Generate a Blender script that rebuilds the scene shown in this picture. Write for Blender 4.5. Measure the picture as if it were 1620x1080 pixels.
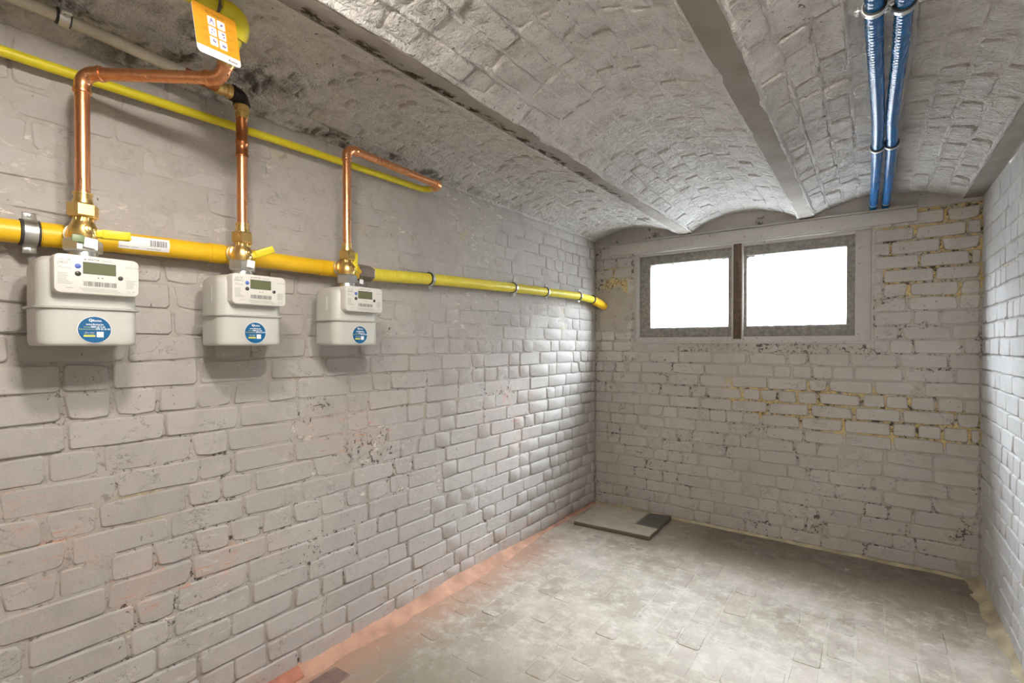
import bpy, bmesh, math, random
from mathutils import Vector, Matrix, noise
random.seed(7)
for o in list(bpy.data.objects): bpy.data.objects.remove(o)
SC = bpy.context.scene
C = SC.collection
PI = math.pi

# ------------------------------------------------------------------ camera
F_PX, YAW, PIT, SHP = 778.1, 0.63, -0.0091, 12.08
CAM = Vector((1.688, 0.0, 1.2))
cd = bpy.data.cameras.new('camera'); cam = bpy.data.objects.new('camera', cd); C.objects.link(cam)
cd.sensor_width = 36; cd.lens = F_PX / 1620 * 36; cd.shift_y = SHP / 1620; cd.clip_start = 0.02
cam.location = CAM; cam.rotation_euler = (PI / 2 + PIT, 0, YAW)
SC.camera = cam

def ray(px, py):
    X = (px - 810) / F_PX; Y2 = -(py - 540 - SHP) / F_PX
    cp, sp, c, s = math.cos(PIT), math.sin(PIT), math.cos(YAW), math.sin(YAW)
    Z = cp - Y2 * sp; Y = sp + Y2 * cp
    return Vector((X * c - Z * s, X * s + Z * c, Y))
def at_x(px, py, x): d = ray(px, py); return CAM + d * ((x - CAM.x) / d.x)
def at_y(px, py, y): d = ray(px, py); return CAM + d * (y / d.y)
def at_z(px, py, z): d = ray(px, py); return CAM + d * ((z - CAM.z) / d.z)
def proj(P):
    d = Vector(P) - CAM; c, s = math.cos(YAW), math.sin(YAW); cp, sp = math.cos(PIT), math.sin(PIT)
    X = d.x * c + d.y * s; Z = -d.x * s + d.y * c
    Z2 = Z * cp + d.z * sp; Y2 = -Z * sp + d.z * cp
    if Z2 < 0.05: return None
    return 810 + F_PX * X / Z2, 540 + SHP - F_PX * Y2 / Z2

# ------------------------------------------------------------------ world, light, exposure
SKY = 148.0
LAMP = 292.0
w = bpy.data.worlds.new('sky'); SC.world = w; w.use_nodes = True
bg = w.node_tree.nodes['Background']; bg.inputs[0].default_value = (0.86, 0.93, 1.0, 1); bg.inputs[1].default_value = SKY
SC.view_settings.view_transform = 'Standard'
SC.view_settings.look = 'None'
SC.view_settings.gamma = 1.0
SC.view_settings.use_curve_mapping = False
SC.view_settings.exposure = 0.22
pl = bpy.data.lights.new('window_portal', 'AREA'); pl.shape = 'RECTANGLE'; pl.size = 1.36; pl.size_y = 0.62
pl.cycles.is_portal = True
po = bpy.data.objects.new('window_portal', pl); C.objects.link(po)
po.location = (1.0, 3.53, 1.53); po.rotation_euler = (-PI / 2, 0, 0)

# ------------------------------------------------------------------ room numbers
YB, XR, ZL, ZB, YF = 3.391, 2.142, 1.986, 1.945, -1.1
B1, B2, B3 = (0.645, 0.717), (1.343, 1.415), (2.066, 2.142)
WX0, WX1, WZ0, WZ1 = 0.305, 1.69, 1.207, 1.858

# ------------------------------------------------------------------ material helpers
class NT:
    def __init__(s, name):
        s.m = bpy.data.materials.new(name); s.m.use_nodes = True
        s.t = s.m.node_tree; s.b = s.t.nodes['Principled BSDF']; s.out = s.t.nodes['Material Output']
    def n(s, typ, ins=None, out=0, **props):
        k = s.t.nodes.new('ShaderNode' + typ)
        for a, v in props.items(): setattr(k, a, v)
        for a, v in (ins or {}).items(): s.set(k.inputs[a], v)
        return k.outputs[out]
    def set(s, inp, v):
        if isinstance(v, bpy.types.NodeSocket): s.t.links.new(v, inp)
        else:
            if inp.type == 'RGBA' and len(v) == 3: v = (*v, 1)
            inp.default_value = v
    def math(s, op, a, b=0.0, c=0.0, clamp=False):
        return s.n('Math', {0: a, 1: b, 2: c}, operation=op, use_clamp=clamp)
    def pos(s): return s.n('NewGeometry')
    def scale(s, v, sc): return s.n('VectorMath', {0: v, 1: sc}, operation='MULTIPLY')
    def noise(s, v, scale, detail=3, rough=0.55, dist=0.0):
        return s.n('TexNoise', {'Vector': v, 'Scale': scale, 'Detail': detail, 'Roughness': rough, 'Distortion': dist})
    def ramp(s, v, a, b, lo=0.0, hi=1.0):
        return s.n('MapRange', {0: v, 1: a, 2: b, 3: lo, 4: hi}, clamp=True)
    def mix(s, f, a, b):
        k = s.t.nodes.new('ShaderNodeMix'); k.data_type = 'RGBA'
        s.set(k.inputs[0], f); s.set(k.inputs[6], a); s.set(k.inputs[7], b); return k.outputs[2]
    def mul(s, col, f):
        k = s.t.nodes.new('ShaderNodeMix'); k.data_type = 'RGBA'; k.blend_type = 'MULTIPLY'
        s.set(k.inputs[0], 1.0); s.set(k.inputs[6], col); s.set(k.inputs[7], f); return k.outputs[2]
    def comb(s, x, y, z): return s.n('CombineXYZ', {0: x, 1: y, 2: z})
    def bump(s, h, strength, dist, normal=None):
        d = {'Strength': strength, 'Distance': dist, 'Height': h}
        if normal is not None: d['Normal'] = normal
        s.set(s.b.inputs['Normal'], s.n('Bump', d))

def simple(name, col, rough=0.5, metal=0.0, var=0.0, bump=0.0, bscale=80, spec=0.5, coat=0.0, scale=25):
    k = NT(name); k.set(k.b.inputs['Roughness'], rough); k.set(k.b.inputs['Metallic'], metal)
    k.set(k.b.inputs['Specular IOR Level'], spec); k.set(k.b.inputs['Coat Weight'], coat)
    p = k.pos()
    if var:
        f = k.ramp(k.noise(p, scale, 4), 0.3, 0.7, 1 - var, 1 + var * 0.5)
        k.set(k.b.inputs['Base Color'], k.mul(col, k.comb(f, f, f)))
        k.set(k.b.inputs['Roughness'], k.ramp(k.noise(p, scale * 1.7, 3), 0.3, 0.7, rough * 0.8, min(1, rough * 1.25)))
    else:
        k.set(k.b.inputs['Base Color'], col)
    if bump: k.bump(k.noise(p, bscale, 4), bump, 0.002)
    return k.m

def ell(k, p, regs):
    """soft mask: 1 inside any of the ellipsoids (centre, radii)"""
    out = None
    for c, r in regs:
        d = k.n('VectorMath', {0: p, 1: c}, operation='SUBTRACT'); d = k.n('VectorMath', {0: d, 1: r}, operation='DIVIDE')
        l = k.n('VectorMath', {0: d}, out='Value', operation='LENGTH'); m = k.ramp(l, 0.35, 1.0, 1, 0)
        out = m if out is None else k.math('MAXIMUM', out, m)
    return out
def paint(name, base, mortar=False, dark=0.0, scuff=0.0, yellow=False, pale=0.0, rough=0.62, bump=0.5, lump=0.5, dirt=(0.24, 0.20, 0.16), dirt_amt=0.25, bdist=0.010, bscale=26, stretch=(14, 14, 120), crack=0.0, stains=(), scuff_at=(), dark_below=None):
    """thick paint over brick and mortar, with chips, scuffs and bare patches"""
    if 'vault' not in name: base = tuple(c * 0.84 for c in base)
    k = NT(name); p = k.pos()
    big = k.noise(p, 1.6, 3); med = k.noise(p, 11, 6, 0.65)
    col = k.mix(k.math('MULTIPLY', k.ramp(med, 0.5, 0.75), dirt_amt), base, dirt)
    f = k.ramp(big, 0.3, 0.7, 0.92, 1.06)
    if not mortar:
        rnd = k.n('ObjectInfo', out='Random'); f = k.math('MULTIPLY', f, k.ramp(rnd, 0, 1, 0.95, 1.04))
    col = k.mul(col, k.comb(f, f, f))
    if pale:
        m = k.math('MULTIPLY', k.ramp(k.noise(k.scale(p, (20, 20, 55)), 1.0, 5, 0.7, 0.6), 0.58, 0.64), k.ramp(k.noise(p, 2.3, 2), 0.5, 0.6))
        col = k.mix(k.math('MULTIPLY', m, pale), col, (0.72, 0.68, 0.59))
    if scuff:
        m = k.math('MULTIPLY', k.ramp(k.noise(k.scale(p, stretch), 1.0, 3, 0.6), 0.59, 0.65), k.math('MULTIPLY', k.ramp(k.noise(p, 3.0, 3, 0.7), 0.42, 0.52), ell(k, p, scuff_at)) if scuff_at else k.ramp(k.noise(p, 1.9, 3, 0.7), 0.53, 0.60))
        col = k.mix(k.math('MULTIPLY', m, scuff), col, (0.62, 0.24, 0.12))
        if scuff_at: col = k.mix(k.math('MULTIPLY', ell(k, p, scuff_at), k.ramp(k.noise(p, 9, 4, 0.7), 0.45, 0.75, 0, 0.35)), col, (0.62, 0.36, 0.28))
        z = k.n('SeparateXYZ', {0: p}, out=2)
        m = k.math('MULTIPLY', k.ramp(z, 0.02, 0.26, 1, 0), k.ramp(k.noise(p, 14, 4, 0.7), 0.45, 0.66))
        col = k.mix(k.math('MULTIPLY', m, scuff * 0.75), col, (0.56, 0.31, 0.23))
    if yellow:
        at = k.n('Attribute', attribute_name='bare', out=2)
        m = k.math('MULTIPLY', k.ramp(at, 0.35, 0.7), k.ramp(k.noise(p, 18, 5, 0.7), 0.40, 0.52))
        col = k.mix(m, col, k.mix(k.ramp(k.noise(p, 60, 3), 0.35, 0.65), (0.46, 0.34, 0.13), (0.62, 0.48, 0.21)))
        m = k.math('MULTIPLY', k.ramp(at, 0.3, 0.8), k.ramp(k.noise(p, 24, 4, 0.7), 0.56, 0.62))
        col = k.mix(m, col, (0.05, 0.035, 0.02))
    if dark:
        m = k.math('MULTIPLY', k.ramp(k.noise(p, 50, 4, 0.75, 0.5), 0.66 - 0.06 * dark, 0.69 - 0.06 * dark), k.ramp(k.noise(p, 3.1, 2), 0.40, 0.55))
        if dark_below: m = k.math('MULTIPLY', m, k.ramp(k.n('SeparateXYZ', {0: p}, out=2), dark_below - 0.2, dark_below + 0.15, 1, 0.12))
        col = k.mix(k.math('MULTIPLY', m, 0.9), col, (0.045, 0.035, 0.028))
    if crack:
        n = k.math('ABSOLUTE', k.math('SUBTRACT', k.noise(k.scale(p, (1, 1, 1.6)), 13, 5, 0.6, 0.3), 0.5))
        m = k.math('MULTIPLY', k.ramp(n, 0.004, 0.011, 1, 0), k.ramp(k.noise(p, 7, 3, 0.6), 0.55, 0.62))
        col = k.mix(k.math('MULTIPLY', m, crack), col, (0.07, 0.05, 0.04))
    if stains:
        m = k.math('MULTIPLY', ell(k, p, stains), k.ramp(k.noise(p, 12, 5, 0.7, 0.6), 0.47, 0.60))
        col = k.mix(k.math('MULTIPLY', m, 0.88), col, (0.035, 0.03, 0.022))
        m = k.math('MULTIPLY', ell(k, p, stains), k.ramp(k.noise(p, 5, 3), 0.35, 0.65))
        col = k.mix(k.math('MULTIPLY', m, 0.45), col, (0.20, 0.17, 0.12))
    k.set(k.b.inputs['Base Color'], col)
    k.set(k.b.inputs['Roughness'], k.ramp(med, 0.3, 0.7, rough - 0.08, rough + 0.12))
    k.set(k.b.inputs['Specular IOR Level'], 0.4)
    h = k.math('ADD', k.math('MULTIPLY', k.noise(p, bscale, 5, 0.6, 0.4), lump), k.math('MULTIPLY', k.noise(p, 150, 3), 0.16))
    k.bump(h, bump, bdist)
    return k.m

GREY = (0.57, 0.532, 0.495)
M = {}
SCUFF = [((0, 2.25, 0.78), (1, 0.42, 0.42)), ((0, 0.22, 0.68), (1, 0.30, 0.22)), ((0, 1.2, 0.85), (1, 0.35, 0.14)), ((0, 0.6, 0.5), (1, 0.4, 0.12))]
STAIN = [((0.12, 0.62, 2.0), (0.24, 0.42, 0.3)), ((0.10, 0.25, 2.0), (0.12, 0.5, 0.3)), ((0.03, 1.3, 2.0), (0.05, 1.0, 0.2))]
M['left_brick'] = paint('painted_brick_left', GREY, scuff=0.65, pale=0.5, dark=0.1, bump=0.5, crack=0.5, scuff_at=SCUFF)
M['left_mortar'] = paint('painted_mortar_left', (0.55, 0.507, 0.462), mortar=True, scuff=0.6, pale=1.0, dark=1.7, dark_below=1.15, yellow=True, bump=0.7, scuff_at=SCUFF)
M['back_brick'] = paint('painted_brick_back', (0.55, 0.507, 0.462), pale=0.3, dark=0.35, bump=0.5, crack=0.6)
M['back_mortar'] = paint('painted_mortar_back', (0.50, 0.45, 0.39), mortar=True, dark=2.0, yellow=True, bump=0.8)
M['right_brick'] = paint('painted_brick_right', (0.61, 0.59, 0.575), dark=0.1, bump=0.45)
M['right_mortar'] = paint('painted_mortar_right', (0.58, 0.555, 0.525), mortar=True, dark=0.6, yellow=True, bump=0.7)
M['vault_brick'] = paint('painted_brick_vault', (0.68, 0.65, 0.61), dark=0.45, pale=0.35, bump=1.0, lump=1.0, dirt_amt=0.5, crack=0.3, stains=STAIN, bdist=0.032, bscale=21)
M['vault_mortar'] = paint('painted_mortar_vault', (0.70, 0.67, 0.635), mortar=True, dark=0.5, bump=1.0, lump=1.0, stains=STAIN, bdist=0.030, bscale=21)
M['plaster'] = paint('painted_plaster', (0.55, 0.51, 0.47), dark=0.3, bump=0.4)

def floor_mat(name, tint, mortar):
    k = NT(name); p = k.pos()
    n1 = k.noise(p, 2.3, 8, 0.70); n2 = k.noise(p, 13, 9, 0.78); n3 = k.noise(k.scale(p, (26, 95, 30)), 1.0, 5, 0.7)
    col = k.mix(k.ramp(n1, 0.34, 0.66), (0.33, 0.27, 0.20), tint)
    if not mortar:
        rnd = k.n('ObjectInfo', out='Random'); f = k.ramp(rnd, 0, 1, 0.93, 1.04); col = k.mul(col, k.comb(f, f, f))
    col = k.mix(k.ramp(n2, 0.48, 0.66, 0, 0.8), col, (0.72, 0.66, 0.58))
    sp = k.n('SeparateXYZ', {0: p}, out=0)
    yy = k.n('SeparateXYZ', {0: p}, out=1)
    # brown dirt with painted shade along the back wall; dirt near the doorway end
    d = k.math('MULTIPLY', k.ramp(k.math('ADD', yy, k.math('MULTIPLY', n1, 0.9)), 3.25, 3.6), k.ramp(sp, 0.5, 0.9))
    col = k.mix(k.math('MULTIPLY', d, k.ramp(n2, 0.3, 0.6, 0.5, 0.9)), col, (0.15, 0.12, 0.085))
    d = k.ramp(k.math('SUBTRACT', yy, k.math('MULTIPLY', n1, 0.9)), 0.75, 1.15, 0.7, 0)
    col = k.mix(d, col, (0.22, 0.185, 0.135))
    # red brick dust beside the left wall
    r = k.math('MULTIPLY', k.ramp(k.math('ADD', sp, k.math('MULTIPLY', k.math('SUBTRACT', n2, 0.5), 0.5)), 0.07, 0.30, 0.8, 0), k.ramp(yy, 2.35, 2.75, 1, 0))
    col = k.mix(r, col, (0.50, 0.27, 0.18))
    m = k.math('MULTIPLY', k.ramp(n3, 0.60, 0.65), k.ramp(k.noise(p, 6, 3), 0.45, 0.6)); col = k.mix(k.math('MULTIPLY', m, 0.75), col, (0.13, 0.10, 0.075))
    m = k.ramp(k.noise(p, 21, 5, 0.75, 0.8), 0.66, 0.71); col = k.mix(k.math('MULTIPLY', m, 0.6), col, (0.76, 0.72, 0.66))
    k.set(k.b.inputs['Base Color'], k.mul(col, (0.84, 0.84, 0.84)))
    k.set(k.b.inputs['Roughness'], k.ramp(n2, 0.3, 0.7, 0.5, 0.85)); k.set(k.b.inputs['Specular IOR Level'], 0.35)
    h = k.math('ADD', k.math('MULTIPLY', k.noise(p, 20, 6, 0.65), 0.5), k.math('MULTIPLY', k.noise(p, 130, 3), 0.15))
    k.bump(h, 0.55, 0.007)
    return k.m
M['floor_brick'] = floor_mat('dusty_floor_brick', (0.575, 0.505, 0.43), False)
M['floor_mortar'] = floor_mat('dusty_floor_mortar', (0.62, 0.555, 0.475), True)
M['dark_brick'] = simple('bare_dark_brick', (0.20, 0.125, 0.10), 0.8, var=0.3, bump=0.5)
M['red_brick'] = simple('bare_red_brick', (0.42, 0.16, 0.10), 0.85, var=0.3, bump=0.5)
M['red_cove'] = simple('red_dusted_mortar', (0.50, 0.28, 0.19), 0.85, var=0.35, bump=0.6, bscale=60, scale=9)
M['sand_cove'] = simple('sandy_mortar', (0.46, 0.39, 0.26), 0.9, var=0.35, bump=0.7, bscale=60, scale=12)

def copper_mat(name, col, col2, rough):
    k = NT(name); p = k.pos()
    n = k.noise(k.scale(p, (60, 60, 14)), 1.0, 4, 0.6)
    k.set(k.b.inputs['Base Color'], k.mix(k.ramp(n, 0.35, 0.7), col, col2))
    k.set(k.b.inputs['Metallic'], 1.0); k.set(k.b.inputs['Roughness'], k.ramp(n, 0.3, 0.7, rough, rough + 0.14))
    k.bump(k.noise(p, 60, 3), 0.08, 0.002)
    return k.m
M['copper'] = copper_mat('copper', (0.86, 0.42, 0.21), (0.72, 0.31, 0.14), 0.24)
M['copper_dark'] = copper_mat('tarnished_copper', (0.55, 0.22, 0.09), (0.38, 0.14, 0.055), 0.28)
M['brass'] = copper_mat('brass', (0.83, 0.60, 0.24), (0.70, 0.47, 0.16), 0.24)
M['zinc'] = simple('galvanised_steel', (0.66, 0.66, 0.64), 0.35, 1.0, var=0.15)
M['black_iron'] = simple('black_iron', (0.035, 0.025, 0.02), 0.4, 0.6, var=0.3, bump=0.2)
M['rubber'] = simple('black_rubber', (0.03, 0.03, 0.03), 0.6)
M['yellow_pipe'] = simple('orange_yellow_enamel', (0.86, 0.52, 0.015), 0.38, var=0.07, bump=0.08, scale=14)
M['lime_pipe'] = simple('lime_yellow_enamel', (0.74, 0.62, 0.02), 0.42, var=0.1, bump=0.12, scale=18)
M['brown_band'] = simple('brown_coupling', (0.20, 0.155, 0.12), 0.45, 0.3, var=0.25)
M['cream_pipe'] = simple('cream_paint', (0.46, 0.42, 0.33), 0.5, var=0.15)
M['meter'] = simple('pale_grey_enamel', (0.585, 0.575, 0.53), 0.36, var=0.03)
M['meter_rim'] = simple('meter_rim_enamel', (0.50, 0.49, 0.45), 0.35)
M['panel'] = simple('ivory_plastic', (0.70, 0.68, 0.62), 0.42)
M['lcd'] = simple('lcd_screen', (0.135, 0.15, 0.075), 0.12, var=0.06)
M['ink'] = simple('black_print', (0.09, 0.085, 0.08), 0.6)
M['grey_ink'] = simple('grey_print', (0.38, 0.37, 0.34), 0.6)
M['button'] = simple('dark_button', (0.055, 0.052, 0.045), 0.3)
M['blue_button'] = simple('blue_button', (0.10, 0.16, 0.50), 0.35)
M['sticker'] = simple('blue_sticker', (0.002, 0.11, 0.27), 0.35)
M['white'] = simple('white_print', (0.84, 0.84, 0.84), 0.5)
M['yellow_print'] = simple('yellow_print', (0.80, 0.72, 0.12), 0.5)
M['lever'] = simple('yellow_lever', (0.82, 0.68, 0.03), 0.4)
M['card'] = simple('orange_card', (0.66, 0.29, 0.012), 0.45)
M['violet_ink'] = simple('violet_print', (0.20, 0.17, 0.38), 0.6)
M['brown_ink'] = simple('brown_print', (0.38, 0.18, 0.02), 0.6)
M['green_tag'] = simple('green_seal', (0.22, 0.28, 0.14), 0.4)
M['wire'] = simple('seal_wire', (0.5, 0.42, 0.25), 0.35, 1.0)
M['frame_paint'] = paint('grey_frame_paint', (0.56, 0.525, 0.48), dark=0.2, bump=0.25, rough=0.55)
M['sash_wood'] = simple('weathered_dark_sash', (0.24, 0.22, 0.19), 0.6, var=0.4, bump=0.4, scale=45)
M['rust_bar'] = simple('rusty_bar', (0.12, 0.075, 0.05), 0.6, 0.2, var=0.5, bump=0.5, scale=40)
M['slate'] = simple('dark_slate', (0.095, 0.09, 0.075), 0.55, var=0.3, bump=0.5)
M['outside'] = simple('pale_render', (0.60, 0.60, 0.60), 0.9, var=0.1)

def rusty_beam():
    k = NT('painted_steel_beam'); p = k.pos(); n = k.noise(p, 30, 5, 0.75, 0.4)
    col = k.mix(k.ramp(k.noise(p, 6, 5), 0.4, 0.7), (0.34, 0.305, 0.27), (0.25, 0.215, 0.185))
    x = k.n('SeparateXYZ', {0: p}, out=0)
    e = k.math('ABSOLUTE', k.math('SUBTRACT', x, 0.662)); e = k.ramp(e, 0.006, 0.022, 1, 0)
    y = k.n('SeparateXYZ', {0: p}, out=1); e = k.math('MULTIPLY', e, k.ramp(y, 2.3, 2.7, 1, 0))
    m = k.math('MULTIPLY', k.ramp(k.noise(k.scale(p, (50, 22, 50)), 1.0, 4, 0.7), 0.50, 0.54), e)
    m2 = k.ramp(k.noise(p, 90, 3, 0.7), 0.70, 0.74)
    col = k.mix(k.math('MAXIMUM', m, k.math('MULTIPLY', m2, 0.7)), col, (0.05, 0.035, 0.02))
    k.set(k.b.inputs['Base Color'], col); k.set(k.b.inputs['Roughness'], 0.9); k.set(k.b.inputs['Specular IOR Level'], 0.12)
    k.bump(n, 0.6, 0.006); return k.m
M['beam'] = rusty_beam()

def slab_mat():
    k = NT('dusty_slate_slab'); p = k.pos(); n = k.noise(p, 12, 5, 0.65)
    x = k.n('SeparateXYZ', {0: p}, out=0); y = k.n('SeparateXYZ', {0: p}, out=1); z = k.n('SeparateXYZ', {0: p}, out=2)
    xn = k.math('ADD', x, k.math('MULTIPLY', n, 0.03))
    m = k.math('MULTIPLY', k.ramp(xn, 0.455, 0.475), k.ramp(k.math('ADD', y, k.math('MULTIPLY', n, 0.03)), 3.07, 3.085))
    top = k.mix(k.ramp(n, 0.35, 0.7), (0.40, 0.36, 0.28), (0.54, 0.50, 0.42))
    top = k.mix(m, top, (0.10, 0.093, 0.075))
    col = k.mix(k.ramp(z, 0.024, 0.029), (0.13, 0.115, 0.085), top)
    k.set(k.b.inputs['Base Color'], col); k.set(k.b.inputs['Roughness'], 0.6); k.bump(n, 0.4, 0.004); return k.m
M['slab'] = slab_mat()

def blue_mat():
    k = NT('blue_wrapped_pipe'); p = k.pos()
    y = k.n('SeparateXYZ', {0: p}, out=1)
    wv = k.math('SINE', k.math('ADD', k.math('MULTIPLY', y, 420), k.math('MULTIPLY', k.noise(p, 9, 2), 9)))
    n = k.noise(k.scale(p, (30, 70, 30)), 1.0, 4, 0.6)
    k.set(k.b.inputs['Base Color'], k.mix(k.ramp(n, 0.3, 0.7), (0.003, 0.095, 0.29), (0.006, 0.14, 0.39)))
    k.set(k.b.inputs['Roughness'], 0.2); k.set(k.b.inputs['Specular IOR Level'], 0.4)
    k.bump(k.math('ADD', k.math('MULTIPLY', wv, 0.25), n), 0.36, 0.003); return k.m
M['blue_pipe'] = blue_mat()

def tape_mat():
    k = NT('lime_wrapped_pipe'); p = k.pos(); y = k.n('SeparateXYZ', {0: p}, out=1)
    fr = k.math('FRACT', k.math('MULTIPLY', k.math('ADD', y, k.math('MULTIPLY', k.noise(p, 7, 2), 0.02)), 42))
    ln = k.ramp(fr, 0.0, 0.16, 1, 0); n = k.noise(p, 30, 4)
    col = k.mix(k.ramp(n, 0.3, 0.7), (0.70, 0.57, 0.03), (0.80, 0.68, 0.06))
    k.set(k.b.inputs['Base Color'], k.mix(k.math('MULTIPLY', ln, 0.35), col, (0.85, 0.78, 0.30)))
    k.set(k.b.inputs['Roughness'], 0.38); k.bump(k.math('ADD', fr, n), 0.35, 0.0025); return k.m
M['tape_pipe'] = tape_mat()

def glass_mat():
    k = NT('dusty_window_glass'); p = k.pos(); t = k.t
    n = k.noise(k.scale(p, (9, 9, 3)), 1.0, 5, 0.65); z = k.n('SeparateXYZ', {0: p}, out=2)
    dust = k.math('ADD', k.ramp(n, 0.3, 0.75, 0.10, 0.28), k.ramp(z, 1.30, 1.50, 0.22, 0.0))
    tr = t.nodes.new('ShaderNodeBsdfTransparent'); tr.inputs[0].default_value = (0.93, 0.95, 0.96, 1)
    tl = t.nodes.new('ShaderNodeBsdfTranslucent'); tl.inputs[0].default_value = (0.85, 0.88, 0.92, 1)
    gl = t.nodes.new('ShaderNodeBsdfGlossy'); gl.inputs['Roughness'].default_value = 0.08
    m1 = t.nodes.new('ShaderNodeMixShader'); k.set(m1.inputs[0], dust); t.links.new(tr.outputs[0], m1.inputs[1]); t.links.new(tl.outputs[0], m1.inputs[2])
    m2 = t.nodes.new('ShaderNodeMixShader'); m2.inputs[0].default_value = 0.05; t.links.new(m1.outputs[0], m2.inputs[1]); t.links.new(gl.outputs[0], m2.inputs[2])
    gr = t.nodes.new('ShaderNodeBsdfDiffuse'); gr.inputs[0].default_value = (0.42, 0.38, 0.31, 1)
    sp = k.ramp(k.noise(p, 70, 4, 0.8), 0.70, 0.74)
    lo = k.math('MULTIPLY', k.ramp(z, 1.318, 1.350, 1, 0), k.ramp(k.noise(p, 28, 4, 0.7), 0.42, 0.55))
    hi = k.math('MULTIPLY', k.ramp(z, 1.735, 1.764, 0, 1), k.ramp(k.noise(p, 24, 4, 0.7), 0.50, 0.60))
    m3 = t.nodes.new('ShaderNodeMixShader'); k.set(m3.inputs[0], k.math('MAXIMUM', sp, k.math('MAXIMUM', lo, hi))); t.links.new(m2.outputs[0], m3.inputs[1]); t.links.new(gr.outputs[0], m3.inputs[2])
    t.links.new(m3.outputs[0], k.out.inputs['Surface']); return k.m
M['glass'] = glass_mat()

def emit_mat(name, col, s):
    k = NT(name); k.set(k.b.inputs['Base Color'], (0.9, 0.9, 0.9)); k.set(k.b.inputs['Emission Color'], col); k.set(k.b.inputs['Emission Strength'], s); return k.m
M['lamp_glow'] = emit_mat('lit_opal_globe', (1.0, 0.94, 0.865), LAMP)
M['lamp_dim'] = emit_mat('dim_opal_globe', (1.0, 0.94, 0.865), LAMP * 1.7)

# ------------------------------------------------------------------ object helpers
def obj(name, me, mat=None, parent=None, loc=None):
    o = bpy.data.objects.new(name, me); C.objects.link(o)
    if mat is not None and not me.materials: me.materials.append(M[mat] if isinstance(mat, str) else mat)
    if parent is not None: o.parent = parent
    if loc is not None: o.location = loc
    return o
def tag(o, label, cat=None, group=None, kind=None):
    o['label'] = label
    if cat: o['category'] = cat
    if group: o['group'] = group
    if kind: o['kind'] = kind
    return o
def thing(name, label, cat, loc=(0, 0, 0), group=None):
    o = bpy.data.objects.new(name, None); C.objects.link(o); o.location = loc; o.empty_display_size = 0.05
    return tag(o, label, cat, group)
def mesh(name, verts, faces, smooth=False):
    me = bpy.data.meshes.new(name); me.from_pydata([tuple(v) for v in verts], [], faces)
    if smooth: me.polygons.foreach_set('use_smooth', [True] * len(me.polygons))
    me.update(); return me
def fix(me, angle=None):
    bm = bmesh.new(); bm.from_mesh(me); bmesh.ops.recalc_face_normals(bm, faces=bm.faces); bm.to_mesh(me); bm.free()
    if angle: me.set_sharp_from_angle(angle=math.radians(angle))
    return me
def join(parts):
    V, Fc = [], []
    for v, f in parts:
        b = len(V); V += v; Fc += [tuple(i + b for i in q) for q in f]
    return V, Fc
def sweep(pts, radii, seg=20, cap=True):
    pts = [Vector(p) for p in pts]; n = len(pts)
    if not isinstance(radii, (list, tuple)): radii = [radii] * n
    tang = []
    for i in range(n):
        a = pts[max(i - 1, 0)]; b = pts[min(i + 1, n - 1)]
        if (b - a).length < 1e-9: a, b = (pts[i - 2], pts[i]) if i > 1 else (pts[0], pts[-1])
        tang.append((b - a).normalized())
    up = Vector((0, 0, 1)) if abs(tang[0].z) < 0.9 else Vector((0, 1, 0))
    nrm = (up - tang[0] * up.dot(tang[0])).normalized()
    V, Fc = [], []
    for i in range(n):
        if i:
            q = tang[i - 1].rotation_difference(tang[i]); nrm = (q @ nrm); nrm = (nrm - tang[i] * nrm.dot(tang[i])).normalized()
        bn = tang[i].cross(nrm)
        for k in range(seg):
            a = 2 * PI * k / seg; V.append(pts[i] + (nrm * math.cos(a) + bn * math.sin(a)) * radii[i])
    for i in range(n - 1):
        for k in range(seg):
            a, b = i * seg + k, i * seg + (k + 1) % seg; Fc.append((a, b, b + seg, a + seg))
    if cap:
        Fc.append(tuple(range(seg - 1, -1, -1))); Fc.append(tuple((n - 1) * seg + k for k in range(seg)))
    return V, Fc
def lathe(p, axis, prof, seg=20):      # prof: list of (distance along axis, radius)
    p = Vector(p); a = Vector(axis).normalized()
    return sweep([p + a * d for d, r in prof], [r for d, r in prof], seg)
def smesh(parts, ang=40):
    if isinstance(parts, tuple): parts = [parts]
    V, Fc = join(parts); return fix(mesh('m', V, Fc, True), ang)
def arc(c0, a, b, R, n=8):   # corner at c0, coming from direction a (towards c0), leaving along b
    a = Vector(a).normalized(); b = Vector(b).normalized(); c0 = Vector(c0)
    ang = a.angle(b); d = R * math.tan(ang / 2); out = []
    cen = c0 - a * d + (b - a * a.dot(b)).normalized() * R
    ax = a.cross(b).normalized(); r0 = (c0 - a * d) - cen
    for i in range(n + 1): out.append(cen + Matrix.Rotation(ang * i / n, 3, ax) @ r0)
    return out
def box(x0, x1, y0, y1, z0, z1):
    v = [Vector((x, y, z)) for x in (x0, x1) for y in (y0, y1) for z in (z0, z1)]
    return v, [(0, 1, 3, 2), (4, 6, 7, 5), (0, 4, 5, 1), (2, 3, 7, 6), (0, 2, 6, 4), (1, 5, 7, 3)]
def bevmesh(parts, w, seg=2):
    if isinstance(parts, tuple): parts = [parts]
    V, Fc = join(parts); me = fix(mesh('m', V, Fc)); bm = bmesh.new(); bm.from_mesh(me)
    es = [e for e in bm.edges if len(e.link_faces) == 2 and e.calc_face_angle(0) > 0.5]
    bmesh.ops.bevel(bm, geom=es, offset=w, segments=seg, affect='EDGES', profile=0.6)
    bm.to_mesh(me); bm.free(); me.polygons.foreach_set('use_smooth', [True] * len(me.polygons)); me.set_sharp_from_angle(angle=math.radians(45)); return me
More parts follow.
